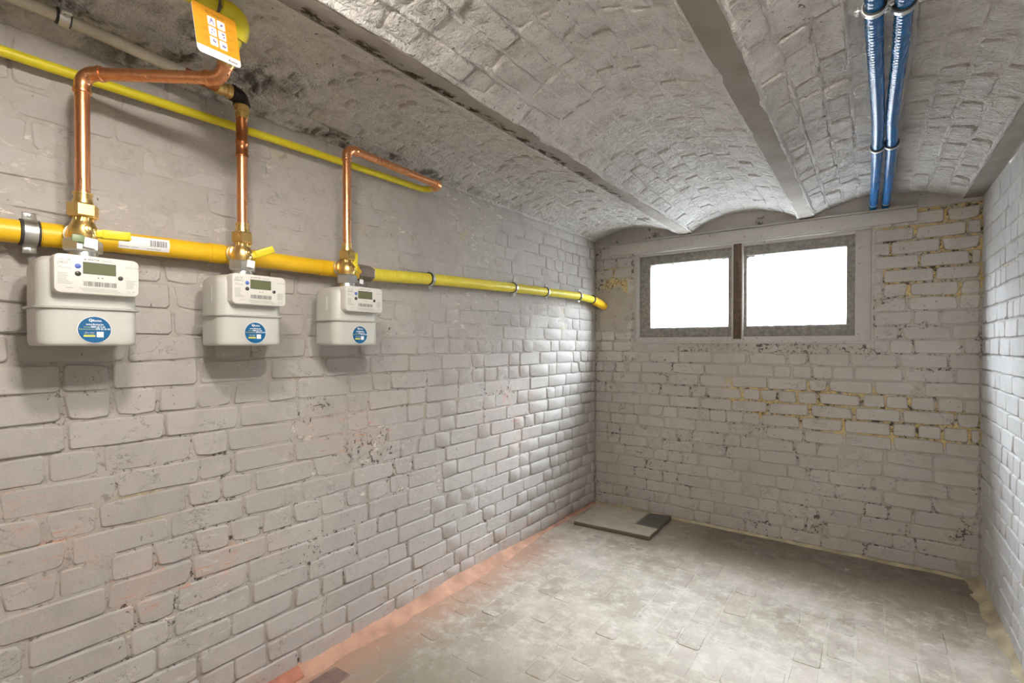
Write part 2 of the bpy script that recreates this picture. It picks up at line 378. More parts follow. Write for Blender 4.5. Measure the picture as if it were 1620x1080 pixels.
def rrect(w, h, r, n=5):      # rounded rectangle outline, centred
    out = []
    for cx, cy, a0 in ((w / 2 - r, h / 2 - r, 0), (-w / 2 + r, h / 2 - r, PI / 2), (-w / 2 + r, -h / 2 + r, PI), (w / 2 - r, -h / 2 + r, 1.5 * PI)):
        for i in range(n + 1):
            a = a0 + PI / 2 * i / n; out.append((cx + r * math.cos(a), cy + r * math.sin(a)))
    return out
def loft(rings, cap=True):
    n = len(rings[0]); V = [Vector(p) for r in rings for p in r]; Fc = []
    for i in range(len(rings) - 1):
        for k in range(n):
            a, b = i * n + k, i * n + (k + 1) % n; Fc.append((a, b, b + n, a + n))
    if cap: Fc.append(tuple(range(n))); Fc.append(tuple((len(rings) - 1) * n + k for k in range(n)))
    return V, Fc
def hexnut(p, axis, h, r, chamf=0.12):
    p = Vector(p); a = Vector(axis).normalized()
    V, Fc = lathe(p, a, [(0, r * (1 - chamf)), (h * 0.12, r), (h * 0.88, r), (h, r * (1 - chamf))], 6); return V, Fc

# ------------------------------------------------------------------ bricks
def brick_mesh(L, H, front, mat, jit=0.0022, thick=0.012, inset=0.0045):
    c = H * 0.10
    hx, hy = L / 2, H / 2
    out = [(-hx, -hy + c), (-hx + c, -hy), (0.0, -hy), (hx - c, -hy), (hx, -hy + c), (hx, hy - c), (hx - c, hy), (0.0, hy), (-hx + c, hy), (-hx, hy - c)]
    out = [(x + random.uniform(-jit, jit), y + random.uniform(-jit, jit)) for x, y in out]
    for i0, i1, sx_, sy_ in ((0, 1, 1, 1), (3, 4, -1, 1), (5, 6, -1, -1), (8, 9, 1, -1)):
        if random.random() < 0.22:
            k = random.uniform(0.3, 1.0)
            for i in (i0, i1): out[i] = (out[i][0] + sx_ * 0.010 * k, out[i][1] + sy_ * 0.006 * k)
    V = []
    for d, z, j in ((-0.001, -thick, 0), (0.0010, front - 0.0024, 0.0005), (inset, front, 0.0008)):
        for x, y in out:
            l = math.hypot(x, y); sx = (hx - d) / hx; sy = (hy - d) / hy
            V.append(Vector((x * sx + random.uniform(-j, j), y * sy + random.uniform(-j, j), z + random.uniform(-j, j))))
    Fc = []
    for r in range(2):
        for k in range(10):
            a, b = r * 10 + k, r * 10 + (k + 1) % 10; Fc.append((a, b, b + 10, a + 10))
    Fc.append(tuple(range(20, 30)))
    me = mesh('brick', V, Fc, True); me.materials.append(M[mat])
    for e in me.edges:
        if e.vertices[0] >= 20 and e.vertices[1] >= 20: e.use_edge_sharp = True
    return me

class Layer:
    """lays bricks on a surface; the largest in the picture are single parts, the rest one joined part"""
    def __init__(s, parent, mat, L, H, front, jit=0.0022, nvar=9, limit=298, thick=0.012, inset=0.0045):
        s.parent, s.mat, s.L, s.H, s.limit = parent, mat, L, H, limit
        s.var = {l: [brick_mesh(l, H, front, mat, jit, thick, inset) for _ in range(nvar)] for l in (L, L / 2 - 0.005, L * 0.75)}
        s.items = []
    def put(s, length, P, U, N, proud=0.0, rot=0.0, tilt=(0, 0), hs=1.0, mat=None):
        key = min(s.var, key=lambda l: abs(math.log(length / l)))
        U = Vector(U).normalized(); N = Vector(N).normalized(); Vv = N.cross(U)
        Rm = Matrix((U, Vv, N)).transposed().to_4x4()
        X = Matrix.Translation(Vector(P) + N * proud) @ Rm @ Matrix.Rotation(rot, 4, 'Z') @ Matrix.Rotation(tilt[0], 4, 'X') @ Matrix.Rotation(tilt[1], 4, 'Y') @ Matrix.Diagonal((length / key, hs, 1, 1))
        q = proj(P); area = 0
        if q and -60 < q[0] < 1680 and -60 < q[1] < 1140:
            d = Vector(P) - CAM; area = length * s.H * abs(d.normalized().dot(N)) / d.length_squared
        s.items.append((area, X, random.choice(s.var[key]), mat))
    def done(s, extra_name='brick_rows'):
        s.items.sort(key=lambda t: -t[0])
        single = [t for t in s.items if t[0] > 0][:s.limit]; rest = s.items[len(single):]
        for a, X, me, mt in single:
            if mt: me = me.copy(); me.materials.clear(); me.materials.append(M[mt])
            o = bpy.data.objects.new('brick', me); C.objects.link(o); o.parent = s.parent; o.matrix_basis = X
        if rest:
            V, Fc = [], []
            for a, X, me, mt in rest:
                b = len(V); V += [X @ v.co for v in me.vertices]; Fc += [tuple(i + b for i in p.vertices) for p in me.polygons]
            o = obj(extra_name, mesh(extra_name, V, Fc, True), s.mat, s.parent); o['kind'] = 'stuff'

def cuts(a, b, L, phase, p_head=0.35):
    """cut the interval a..b into brick lengths"""
    out, u = [], a - phase; prev = None
    while u < b:
        l = L if random.random() > p_head else L / 2 - 0.005
        l *= random.uniform(0.95, 1.05); out.append([max(u, a), min(u + l, b)]); u += l + random.choice((0.003, 0.0045, 0.006, 0.009))
    out = [o for o in out if o[1] - o[0] > 0.03]
    if out and b - out[-1][1] > 0.004: out[-1][1] = b
    return out

def fbm(p, s, oct=3): return noise.fractal(Vector(p) * s, 1.0, 2.0, oct)

def grid_wall(name, fr, u0, u1, v0, v1, step, depth, mat, bare=None, hole=None):
    """mortar surface: a fine grid pushed in and out; depth(u,v) in metres"""
    nu = int((u1 - u0) / step) + 1; nv = int((v1 - v0) / step) + 1
    V, A, Fc = [], [], []
    for j in range(nv + 1):
        v = v0 + (v1 - v0) * j / nv
        for i in range(nu + 1):
            u = u0 + (u1 - u0) * i / nu; P, N = fr(u, v); V.append(P + N * depth(u, v)); A.append(bare(u, v) if bare else 0.0)
    for j in range(nv):
        for i in range(nu):
            uc = u0 + (u1 - u0) * (i + .5) / nu; vc = v0 + (v1 - v0) * (j + .5) / nv
            if hole and hole[0] < uc < hole[1] and hole[2] < vc < hole[3]: continue
            a = j * (nu + 1) + i; Fc.append((a, a + 1, a + nu + 2, a + nu + 1))
    me = mesh(name, V, Fc, True)
    at = me.attributes.new('bare', 'FLOAT', 'POINT'); at.data.foreach_set('value', A)
    me.materials.append(M[mat]); return obj(name, me)

def sm(a, b, x): t = max(0, min(1, (x - a) / (b - a))); return t * t * (3 - 2 * t)

# ------------------------------------------------------------------ left wall
PITCH = 0.076
def fr_left(u, v): return Vector((0, u, v)), Vector((1, 0, 0))
def dep_left(u, v):
    flush = sm(1.1, 1.5, v) * (1 - 0.55 * sm(2.2, 3.2, u))
    return -0.0022 + 0.0040 * flush - 0.0035 * sm(1.6, 3.0, u) * (1 - flush) + 0.0065 * fbm((0, u, v), 6) + 0.0035 * fbm((5, u, v), 22)
def bare_left(u, v):
    a = 0.25 + 0.55 * fbm((9, u, v), 5)
    return 0.72 * a
wl = grid_wall('wall_left', fr_left, YF, YB + 0.03, -0.02, 2.13, 0.0125, dep_left, 'left_mortar', bare_left)
tag(wl, 'long grey painted brick wall carrying the gas meters', 'wall', kind='structure')
ly = Layer(wl, 'left_brick', 0.216, 0.0712, 0.0032)
for r in range(27):
    v = 0.012 + PITCH * (r + 0.5)
    if v > ZL: break
    for a, b in cuts(YF, YB - 0.004, 0.212, random.uniform(0, 0.2), 0.18 + 0.45 * (r % 2)):
        u = (a + b) / 2; flush = sm(1.15, 1.5, v)
        ly.put(b - a, (0, u, v + 0.006 * fbm((3, u, v * .4), 1.2)), (0, 1, 0), (1, 0, 0), random.uniform(-0.0016, 0.0016) + 0.004 * fbm((1, u, v), 2.0) - 0.0012 * flush,
               random.gauss(0, 0.007), (random.gauss(0, 0.02) + 0.016 * (1 - flush), random.gauss(0, 0.010)), random.uniform(0.965, 1.035))
ly.done()

# ------------------------------------------------------------------ back wall
def fr_back(u, v): return Vector((u, YB, v)), Vector((0, -1, 0))
def region_back(u, v):
    e1 = 1 - sm(0.5, 1.15, math.hypot((u - 1.55) / 0.75, (v - 0.82 + 0.10 * (u - 1.55)) / 0.17))
    e2 = 1 - sm(0.55, 1.1, math.hypot((u - 1.98) / 0.34, (v - 1.72) / 0.34))
    e3 = 0.6 * (1 - sm(0.4, 1.1, math.hypot((u - 0.15) / 0.2, (v - 1.5) / 0.35)))
    return max(e1, e2, e3)
def dep_back(u, v):
    r = region_back(u, v)
    return -0.001 - 0.008 * r + 0.006 * fbm((u, 2, v), 6) + 0.0035 * fbm((u, 7, v), 22)
def bare_back(u, v): return 1.1 * region_back(u, v) + 0.35 * fbm((u, 4, v), 6) + 0.15
wb = grid_wall('wall_back', fr_back, -0.03, XR + 0.03, -0.02, 2.13, 0.0125, dep_back, 'back_mortar', bare_back, (WX0 - 0.004, WX1 + 0.004, WZ0 - 0.004, 1.925))
tag(wb, 'grey painted brick end wall with the small window', 'wall', kind='structure')
ly = Layer(wb, 'back_brick', 0.209, 0.0710, 0.0032)
for r in range(27):
    v = 0.012 + PITCH * (r + 0.5)
    if v > 1.94: break
    z0, z1 = v - 0.033, v + 0.033
    segs = [(0.006, XR - 0.006)]
    if z1 > WZ0 + 0.004 and z0 < 1.86: segs = [(0.006, WX0 - 0.012), (WX1 + 0.012, XR - 0.006)]
    elif z1 > 1.86: segs = [(0.01, 0.10), (1.90, XR - 0.006)] if v < 1.93 else [(1.90, XR - 0.006)]
    for s0, s1 in segs:
        for a, b in cuts(s0, s1, 0.205, random.uniform(0, 0.18), 0.2 + 0.35 * (r % 2)):
            u = (a + b) / 2
            if u < 0.27 and 1.38 < v < 1.68: continue        # the cement patch round the pipe end
            rg_ = region_back(u, v)
            ly.put(b - a - 0.006 * rg_, (u, YB, v + 0.004 * fbm((u, 3, v), 1.6)), (1, 0, 0), (0, -1, 0), random.uniform(-0.0015, 0.0015) + 0.003 * fbm((u, 1, v), 2),
                   random.gauss(0, 0.008), (random.gauss(0, 0.018), random.gauss(0, 0.010)), random.uniform(0.965, 1.03) - 0.085 * rg_)
ly.done()
# rough cement patch where the pipe leaves the room
rg = []
cen = at_y(968, 492, YB - 0.004)
def patch():
    n = 26; V = [Vector((cen.x, YB - 0.012, cen.z))]; Fc = []
    for ring, (k, d) in enumerate(((0.5, 0.011), (0.85, 0.008), (1.0, -0.002))):
        for i in range(n):
            a = 2 * PI * i / n; rr = k * (0.135 * abs(math.cos(a)) ** 1.3 + 0.155 * abs(math.sin(a)) ** 1.3) * (1 + 0.28 * noise.noise(Vector((math.cos(a) * 2, math.sin(a) * 2, 3))))
            x = max(0.004, min(0.296, cen.x + rr * math.cos(a)))
            V.append(Vector((x, YB - d - 0.003 * noise.noise(Vector((x * 30, rr * 40, 1))), cen.z + rr * math.sin(a))))
    for i in range(n): Fc.append((0, 1 + i, 1 + (i + 1) % n))
    for r_ in range(2):
        for i in range(n):
            a, b = 1 + r_ * n + i, 1 + r_ * n + (i + 1) % n; Fc.append((a, a + n, b + n, b))
    return fix(mesh('p', V, Fc, True))
M['cement'] = paint('bare_cement', (0.46, 0.41, 0.34), dark=0.5, bump=0.9, dirt_amt=0.5)
obj('cement_patch', patch(), 'cement', wb)
# plastered strip between lintel and vaults
obj('plaster_strip', bevmesh(box(0.0, XR, YB - 0.002, YB + 0.06, 1.927, 2.12), 0.002, 1), 'plaster', wb)
# reveals of the window opening
rv = [box(WX0 - 0.05, WX0, YB + 0.004, YB + 0.26, WZ0 - 0.05, 1.93), box(WX1, WX1 + 0.05, YB + 0.004, YB + 0.26, WZ0 - 0.05, 1.93),
      box(WX0 - 0.05, WX1 + 0.05, YB + 0.003, YB + 0.26, WZ0 - 0.05, WZ0)]
for q in rv: obj('window_reveal', bevmesh(q, 0.004), 'frame_paint', wb)

# ------------------------------------------------------------------ right wall, front wall
def fr_right(u, v): return Vector((XR, u, v)), Vector((-1, 0, 0))
def dep_right(u, v): return -0.0045 - 0.002 * (1 - sm(1.2, 1.6, v)) + 0.004 * sm(1.4, 1.7, v) + 0.005 * fbm((8, u, v), 7)
wr = grid_wall('wall_right', fr_right, YF, YB + 0.03, -0.02, 2.13, 0.016, dep_right, 'right_mortar', lambda u, v: 0.2 + 0.5 * fbm((3, u, v), 5))
tag(wr, 'pale grey painted brick wall beside the window', 'wall', kind='structure')
ly = Layer(wr, 'right_brick', 0.216, 0.0710, 0.0032)
for r in range(27):
    v = 0.012 + PITCH * (r + 0.5)
    if v > ZB: break
    for a, b in cuts(YF, YB - 0.004, 0.212, random.uniform(0, 0.2), 0.2 + 0.4 * (r % 2)):
        u = (a + b) / 2
        ly.put(b - a, (XR, u, v), (0, -1, 0), (-1, 0, 0), random.uniform(-0.0015, 0.0015), random.gauss(0, 0.006), (random.gauss(0, 0.018), random.gauss(0, 0.010)), random.uniform(0.965, 1.035))
ly.done()
wf = obj('wall_front', fix(mesh('wf', *box(-0.05, XR + 0.05, YF - 0.1, YF, -0.02, 2.13))), 'left_brick')
tag(wf, 'grey painted wall facing the window', 'wall', kind='structure')

# ------------------------------------------------------------------ floor
FH = 0.098
fl = grid_wall('floor', lambda u, v: (Vector((u, v, 0)), Vector((0, 0, 1))), -0.02, XR + 0.02, YF, YB + 0.02, 0.02,
               lambda u, v: 0.0006 + 0.0022 * fbm((u, v, 3), 5), 'floor_mortar')
tag(fl, 'dusty worn brick floor smeared with cement', 'floor', kind='structure')
ly = Layer(fl, 'floor_brick', 0.204, FH - 0.006, 0.002, jit=0.003)
nx = int((XR - 0.075) / FH)
for r in range(nx):
    u = 0.078 + FH * (r + 0.5)
    for a, b in cuts(YF, YB - 0.02, 0.20, random.uniform(0, 0.2), 0.05):
        v = (a + b) / 2; mt = None
        if r == 0 and abs(v - 0.99) < 0.10: mt = 'dark_brick'
        ly.put(b - a, (u, v, 0), (0, 1, 0), (0, 0, 1), random.uniform(-0.0022, 0.0005) + (0.002 if mt else 0), random.gauss(0, 0.008), (random.gauss(0, 0.008), random.gauss(0, 0.006)), random.uniform(0.96, 1.04), mat=mt)
ly.done()

def cove(name, pts_fn, n, mat, label):
    """irregular mortar fillet in the foot of a wall; pts_fn(t) -> base point, wall up vector, outward vector, width, height"""
    V, Fc = [], []
    for i in range(n + 1):
        P, out, wdt, hgt = pts_fn(i / n)
        for q in range(6):
            a = q / 5; V.append(P + out * (wdt * a) + Vector((0, 0, hgt * (1 - a) ** 2.0 + 0.0015 - 0.004 * (q == 5) + 0.003 * noise.noise(P * 22 + Vector((a * 3, 0, 0))) * (0 < q < 5))))
    for i in range(n):
        for q in range(5):
            a = i * 6 + q; Fc.append((a, a + 1, a + 7, a + 6))
    return tag(obj(name, fix(mesh(name, V, Fc, True)), mat), label, 'mortar fillet', kind='structure')
def cl(t):
    y = YF + (YB - YF) * t; k = 1 - 0.75 * sm(2.1, 2.7, y)
    return Vector((-0.002, y, 0)), Vector((1, 0, 0)), (0.070 + 0.022 * fbm((y, 1, 0), 4)) * k + 0.008, (0.030 + 0.012 * fbm((y, 7, 0), 5)) * k + 0.004
cove('baseboard_left', cl, 200, 'red_cove', 'red dusted mortar fillet along the foot of the meter wall')
def crt(t):
    y = YF + (YB - YF) * t; k = sm(2.3, 2.9, y)
    return Vector((XR + 0.002, y, 0)), Vector((-1, 0, 0)), (0.012 + 0.048 * k) * (1 + 0.9 * fbm((y, 3, 0), 7)) + 0.005, 0.012 + 0.035 * k
cove('baseboard_right', crt, 160, 'sand_cove', 'sandy mortar fillet in the foot of the right wall')
def cbk(t):
    x = XR * t; return Vector((x, YB + 0.002, 0)), Vector((0, -1, 0)), 0.022 + 0.016 * fbm((x, 5, 0), 7), 0.014 + 0.008 * fbm((x, 2, 0), 7)
cove('baseboard_back', cbk, 110, 'sand_cove', 'thin crumbly mortar fillet under the window wall')
# bare red brick end showing in the fillet
bm_ = brick_mesh(0.17, 0.05, 0.004, 'red_brick'); o = bpy.data.objects.new('bare_brick', bm_); C.objects.link(o); o.parent = bpy.data.objects['baseboard_left']
o.matrix_basis = Matrix.Translation((0.032, 0.90, 0.020)) @ Matrix.Rotation(math.radians(28), 4, 'Y') @ Matrix.Rotation(PI / 2, 4, 'Z')

# ------------------------------------------------------------------ vaulted ceiling
def vault(x0, x1, za, zb, rise, label, ncourse, seed):
    def sp(s): return x0 + (x1 - x0) * s, za + (zb - za) * s + 4 * rise * s * (1 - s)
    def frv(u, v):
        s = u; x, z = sp(s); dx, dz = (x1 - x0), (zb - za) + 4 * rise * (1 - 2 * s)
        N = Vector((dz, 0, -dx)).normalized(); return Vector((x, v, z)), N
    nu, nv = 110, 300; V, Fc = [], []
    for j in range(nv + 1):
        y = YF + (YB + 0.012 - YF) * j / nv
        for i in range(nu + 1):
            s_ = -0.02 + 1.04 * i / nu; P, N = frv(s_, y); fc = (s_ * ncourse + 0.10 * fbm((round(s_ * ncourse), y, seed), 3)) % 1.0; fc = min(fc, 1 - fc)
            rg_ = max(0.0, 1 - fc / 0.13) * max(0.0, 0.0085 + 0.009 * fbm((P.x * 2, y, seed + 7), 3)) + 0.010 * max(0.0, 1 - min(abs(s_), abs(1 - s_)) / 0.03); V.append(N * rg_ + P + N * (-0.002 + 0.006 * fbm((P.x, y, seed), 8) + 0.003 * fbm((P.x, y, seed + 4), 25)))
    for j in range(nv):
        for i in range(nu):
            a = j * (nu + 1) + i; Fc.append((a, a + 1, a + nu + 2, a + nu + 1))
    b = len(V); V += [Vector((x0 - 0.03, YF, 2.125)), Vector((x1 + 0.03, YF, 2.125)), Vector((x1 + 0.03, YB + 0.1, 2.125)), Vector((x0 - 0.03, YB + 0.1, 2.125))]; Fc.append((b, b + 1, b + 2, b + 3))
    me = mesh('ceiling', V, Fc, True); me.materials.append(M['vault_mortar']); ce = obj('ceiling', me)
    tag(ce, label, 'ceiling', kind='structure')
    pitch = 1.0 / ncourse
    ly = Layer(ce, 'vault_brick', 0.200, 0.95 * (x1 - x0) * 1.03 / ncourse, 0.0045, jit=0.0035, inset=0.006)
    for r in range(ncourse):
        s = (r + 0.5) * pitch
        for a, b in cuts(YF, YB - 0.002, 0.200, random.uniform(0, 0.2), 0.12):
            y = (a + b) / 2; P, N = frv(s, y)
            ly.put(b - a, P, (0, 1, 0), N, random.uniform(-0.003, 0.003) + 0.005 * fbm((P.x, y, seed + 2), 2.2), random.gauss(0, 0.012), (random.gauss(0, 0.055), random.gauss(0, 0.028)), random.uniform(0.94, 1.04))
    ly.done(); return ce
vault(0.0, B1[0], ZL, 1.957, 0.072, 'shallow painted brick vault over the gas meters', 10, 1)
vault(B1[1], B2[0], 1.957, 1.957, 0.085, 'shallow painted brick vault between the two middle steel beams', 9, 11)
vault(B2[1], B3[0], 1.957, 1.957, 0.075, 'shallow painted brick vault carrying the blue pipes', 9, 21)
def beam(name, x0, x1, label):
    xc = (x0 + x1) / 2
    o = obj(name, bevmesh([box(x0, x1, YF, YB + 0.002, ZB, ZB + 0.014)], 0.003), 'beam'); tag(o, label, 'steel beam', kind='structure')
    obj('web', bevmesh(box(xc - 0.006, xc + 0.006, YF, YB, ZB + 0.013, 2.13), 0.001, 1), 'beam', o)
beam('trim_1', *B1, 'rust spotted steel beam flange at the edge of the meter vault')
beam('trim_2', *B2, 'painted steel beam flange beside the blue pipes vault')
beam('trim_3', *B3, 'painted steel beam flange against the right wall')

# ------------------------------------------------------------------ lintel
li = tag(obj('trim_4', bevmesh(box(0.125, 1.885, YB - 0.020, YB + 0.20, 1.856, 1.929), 0.003), 'frame_paint'), 'grey painted lintel above the window', 'lintel', kind='structure')
obj('lintel_lip', bevmesh(box(0.125, 1.885, YB - 0.030, YB + 0.02, 1.930, 1.940), 0.002), 'frame_paint', li)
obj('lintel_bead', bevmesh(box(0.305, 1.69, YB - 0.012, YB + 0.02, 1.845, 1.8555), 0.002), 'frame_paint', li)

# ------------------------------------------------------------------ window
win = tag(obj('window_1', bevmesh([box(WX0, WX0 + 0.035, YB + 0.015, YB + 0.085, WZ0, WZ1)], 0.003), 'frame_paint'), 'two-pane basement window with weathered grey frame', 'window', kind='structure')
for nm, q in (('frame_post', box(WX1 - 0.075, WX1, YB + 0.015, YB + 0.085, WZ0, WZ1)), ('frame_rail', box(WX0 + 0.034, WX1 - 0.074, YB + 0.015, YB + 0.085, WZ0, WZ0 + 0.045)),
              ('frame_rail', box(WX0 + 0.034, WX1 - 0.074, YB + 0.015, YB + 0.085, WZ1 - 0.03, WZ1))):
    obj(nm, bevmesh(q, 0.003), 'frame_paint', win)
YG = YB + 0.050
def sash(a, b, ga, gb, gz0, gz1):
    z0, z1 = WZ0 + 0.043, WZ1 - 0.028
    y0, y1 = YB + 0.028, YB + 0.072
    s = obj('sash', bevmesh(box(a, ga, y0, y1, z0, z1), 0.004), 'sash_wood', win)
    for q in (box(gb, b, y0, y1, z0, z1), box(ga - .001, gb + .001, y0, y1, z0, gz0), box(ga - .001, gb + .001, y0, y1, gz1, z1)):
        obj('sash_rail', bevmesh(q, 0.004), 'sash_wood', s)
    obj('pane', bevmesh(box(ga - 0.005, gb + 0.005, YG, YG + 0.004, gz0 - 0.005, gz1 + 0.005), 0.0005, 1), 'glass', s)
g = [at_y(*q, YG) for q in ((1031, 418), (1153, 516), (1183, 404), (1339, 516))]
sash(WX0 + 0.033, g[1].x + 0.052, g[0].x, g[1].x, 1.318, 1.766)
sash(g[2].x - 0.050 + 0.012, WX1 - 0.073, g[2].x, g[3].x, 1.318, 1.766)
bx0 = (g[1].x + g[2].x) / 2
obj('centre_bar', bevmesh(box(bx0 - 0.020, bx0 + 0.028, YB + 0.006, YB + 0.034, WZ0 + 0.03, WZ1 - 0.012), 0.003), 'rust_bar', win)
for dx in (-0.026, 0.032): obj('bar_bead', bevmesh(box(bx0 + dx - 0.005, bx0 + dx + 0.005, YB + 0.008, YB + 0.032, WZ0 + 0.02, WZ1 - 0.01), 0.002), 'frame_paint', win)
for z in (1.34, 1.47, 1.62, 1.74): obj('bolt_head', smesh(lathe((bx0 + 0.004, YB + 0.007, z), (0, -1, 0), [(0, 0.008), (0.003, 0.007), (0.005, 0.003)], 10)), 'rust_bar', win)
obj('sill_bead', bevmesh(box(WX0, WX1, YB - 0.002, YB + 0.018, WZ0, WZ0 + 0.012), 0.003), 'frame_paint', win)
# light well added outside, its height set to steepen the sky light
lw = tag(obj('wall_outside', fix(mesh('lw', *join([box(-1.5, 3.6, 4.25, 4.4, 0.6, 2.05), box(-1.5, 3.6, 3.66, 4.25, 0.6, 1.05), box(-1.6, -1.5, 3.66, 4.4, 0.6, 2.05), box(3.6, 3.7, 3.66, 4.4, 0.6, 2.05)]))), 'outside'), 'pale rendered light well added behind the dusty glass to steer the daylight', 'wall', kind='structure')
ow = tag(obj('wall_facade', fix(mesh('ow', *join([box(-1.5, WX0 - 0.05, YB + 0.15, YB + 0.26, 0.6, 3.6), box(WX1 + 0.05, 3.6, YB + 0.15, YB + 0.26, 0.6, 3.6), box(WX0 - 0.05, WX1 + 0.05, YB + 0.15, YB + 0.26, 1.93, 3.6), box(WX0 - 0.05, WX1 + 0.05, YB + 0.15, YB + 0.26, 0.6, WZ0 - 0.05)]))), 'outside'), 'outer face of the house wall around the basement window', 'wall', kind='structure')

# ------------------------------------------------------------------ ceiling lamp (above the frame, in the middle vault)
def lamp(x, y, z, label, glow):
    lp = thing('ceiling_lamp', label, 'lamp', (x, y, z))
    obj('base', smesh(lathe((0, 0, 0.008), (0, 0, -1), [(-0.055, 0.040), (-0.018, 0.050), (0, 0.062), (0.018, 0.064), (0.022, 0.058)], 24)), 'white', lp)
    obj('globe', smesh(lathe((0, 0, -0.013), (0, 0, -1), [(0, 0.052), (0.012, 0.056), (0.028, 0.053), (0.042, 0.042), (0.052, 0.024), (0.056, 0.006)], 20)), glow, lp)
lamp(1.06, 0.24, 1.976, 'round opal bulkhead lamp on the middle brick vault', 'lamp_glow')
lamp(1.63, 0.42, 2.018, 'round opal bulkhead lamp on the vault with the blue pipes', 'lamp_dim')

# ------------------------------------------------------------------ pipes along the left wall
AX = 0.14; YM = (0.354, 0.729, 1.10)
def zmain(y):
    pts = ((-1.2, 1.452), (0.25, 1.466), (0.62, 1.480), (1.31, 1.484), (1.6, 1.500), (2.245, 1.520), (3.0, 1.535), (3.28, 1.522), (3.4, 1.51))
    for (a, za), (b, zb) in zip(pts, pts[1:]):
        if a <= y <= b: return za + (zb - za) * (y - a) / (b - a)
    return pts[-1][1]
XP = 0.060
mp = thing('gas_main_pipe', 'thick orange-yellow gas pipe feeding the three meters', 'pipe', (XP, 0.3, zmain(0.3)))
def loc(o): return -o.location
def L(o, parts): off = o.location; return [([v - off for v in q[0]], q[1]) for q in (parts if isinstance(parts, list) else [parts])]
def run(y0, y1, r, n=14): return sweep([(XP, y0 + (y1 - y0) * i / n, zmain(y0 + (y1 - y0) * i / n)) for i in range(n + 1)], r, 24)
obj('tube', smesh(L(mp, run(YF, 1.205, 0.0275))), 'yellow_pipe', mp)
for y in YM:      # welded branch stubs towards each valve
    z = zmain(y)
    obj('branch', smesh(L(mp, lathe((XP, y, z), (1, 0, 0), [(0, 0.030), (0.020, 0.029), (0.034, 0.026), (0.040, 0.023)]))), 'yellow_pipe', mp)
    obj('socket', smesh(L(mp, run(y - 0.062, y - 0.020, 0.0295, 4))), 'yellow_pipe', mp)
obj('coupling', smesh(L(mp, sweep([(XP, y, zmain(y)) for y in (1.195, 1.2, 1.205, 1.262, 1.267, 1.272)], [0.0275, 0.031, 0.032, 0.032, 0.031, 0.027], 6))), 'brown_band', mp)
# label with a barcode
def label_on_pipe():
    V, Fc = [], []; n = 6; ys = [0.438, 0.555]
    for y in ys:
        for i in range(n + 1):
            a = math.radians(-38 + 76 * i / n); V.append(Vector((XP + 0.0282 * math.cos(a), y, zmain(y) + 0.0282 * math.sin(a))))
    for i in range(n): Fc.append((i, i + n + 1, i + n + 2, i + 1))
    return V, Fc
lb = obj('paper_label', smesh(L(mp, label_on_pipe())), 'white', mp)
def strip_on_pipe(y0, y1, a0, a1, rr=0.0285):
    V = []
    for y in (y0, y1):
        for a in (a0, (a0 + a1) / 2, a1): V.append(Vector((XP + rr * math.cos(math.radians(a)), y, zmain(y) + rr * math.sin(math.radians(a)))))
    return V, [(0, 3, 4, 1), (1, 4, 5, 2)]
bars = []; y = 0.508
while y < 0.548: wd = random.choice((0.0008, 0.0015, 0.0022)); bars.append(strip_on_pipe(y, y + wd, -12, 22)); y += wd + random.choice((0.001, 0.0017))
obj('barcode', smesh(L(mp, bars)), 'ink', lb)
obj('print_lines', smesh(L(mp, [strip_on_pipe(0.442, 0.462, -26, -23), strip_on_pipe(0.466, 0.482, -27, -24), strip_on_pipe(0.50, 0.535, -29, -26), strip_on_pipe(0.448, 0.47, 12, 14)])), 'grey_ink', lb)

tp = thing('wrapped_gas_pipe', 'lime-yellow tape wrapped gas pipe running to the window wall', 'pipe', (XP, 1.3, zmain(1.3)))
obj('tube', smesh(L(tp, run(1.265, 3.24, 0.0258, 24))), 'tape_pipe', tp)
e0 = Vector((XP, 3.225, zmain(3.225))); e1 = at_y(957, 485, YB + 0.004)
dr = (e1 - e0).normalized(); ln = (e1 - e0).length
sl = obj('end_sleeve', smesh(L(tp, sweep([e0 - dr * 0.012, e0, e0 + dr * ln * 0.5, e1], [0.029, 0.031, 0.031, 0.029], 20))), 'yellow_pipe', tp)
obj('seal_ring', smesh(L(tp, sweep([e0 - dr * 0.016, e0 - dr * 0.012, e0 - dr * 0.004], [0.030, 0.0325, 0.0325], 20))), 'rubber', tp)

def clamp(P, axis, r, outdir, label, cat, grp=None, wd=0.022, silver=True, name='pipe_clamp'):
    """two-screw ring clamp with rubber lining, on a threaded rod to the wall or ceiling (outdir points at it)"""
    P = Vector(P); a = Vector(axis).normalized(); od = Vector(outdir[0]).normalized(); rl = outdir[1]
    t = thing(name, label, cat, P, grp); side = a.cross(od).normalized()
    obj('rubber_lining', smesh(sweep([a * d for d in (-wd * .65, -wd * .6, wd * .6, wd * .65)], [r, r + 0.004, r + 0.004, r], 24)), 'rubber', t)
    obj('band', smesh(sweep([a * d for d in (-wd * .45, -wd * .44, wd * .44, wd * .45)], [r + 0.003, r + 0.0065, r + 0.0065, r + 0.003], 24)), 'zinc', t)
    for s in (-1, 1):
        c = side * s * (r + 0.013)
        e = obj('ear', bevmesh(L2(box(-wd * .45, wd * .45, -0.008, 0.008, -0.004, 0.004), a, side, c), 0.001, 1), 'zinc', t)
        obj('screw', smesh(lathe(c - od * 0.009, od, [(0, 0.002), (0.001, 0.0048), (0.005, 0.0048), (0.006, 0.0028), (0.018, 0.0028)], 10)), 'zinc', e)
    obj('rod', smesh(lathe(od * (r + 0.004), od, [(0, 0.0065), (0.008, 0.0065), (0.0081, 0.004), (rl, 0.004)], 10)), 'zinc', t)
    return t
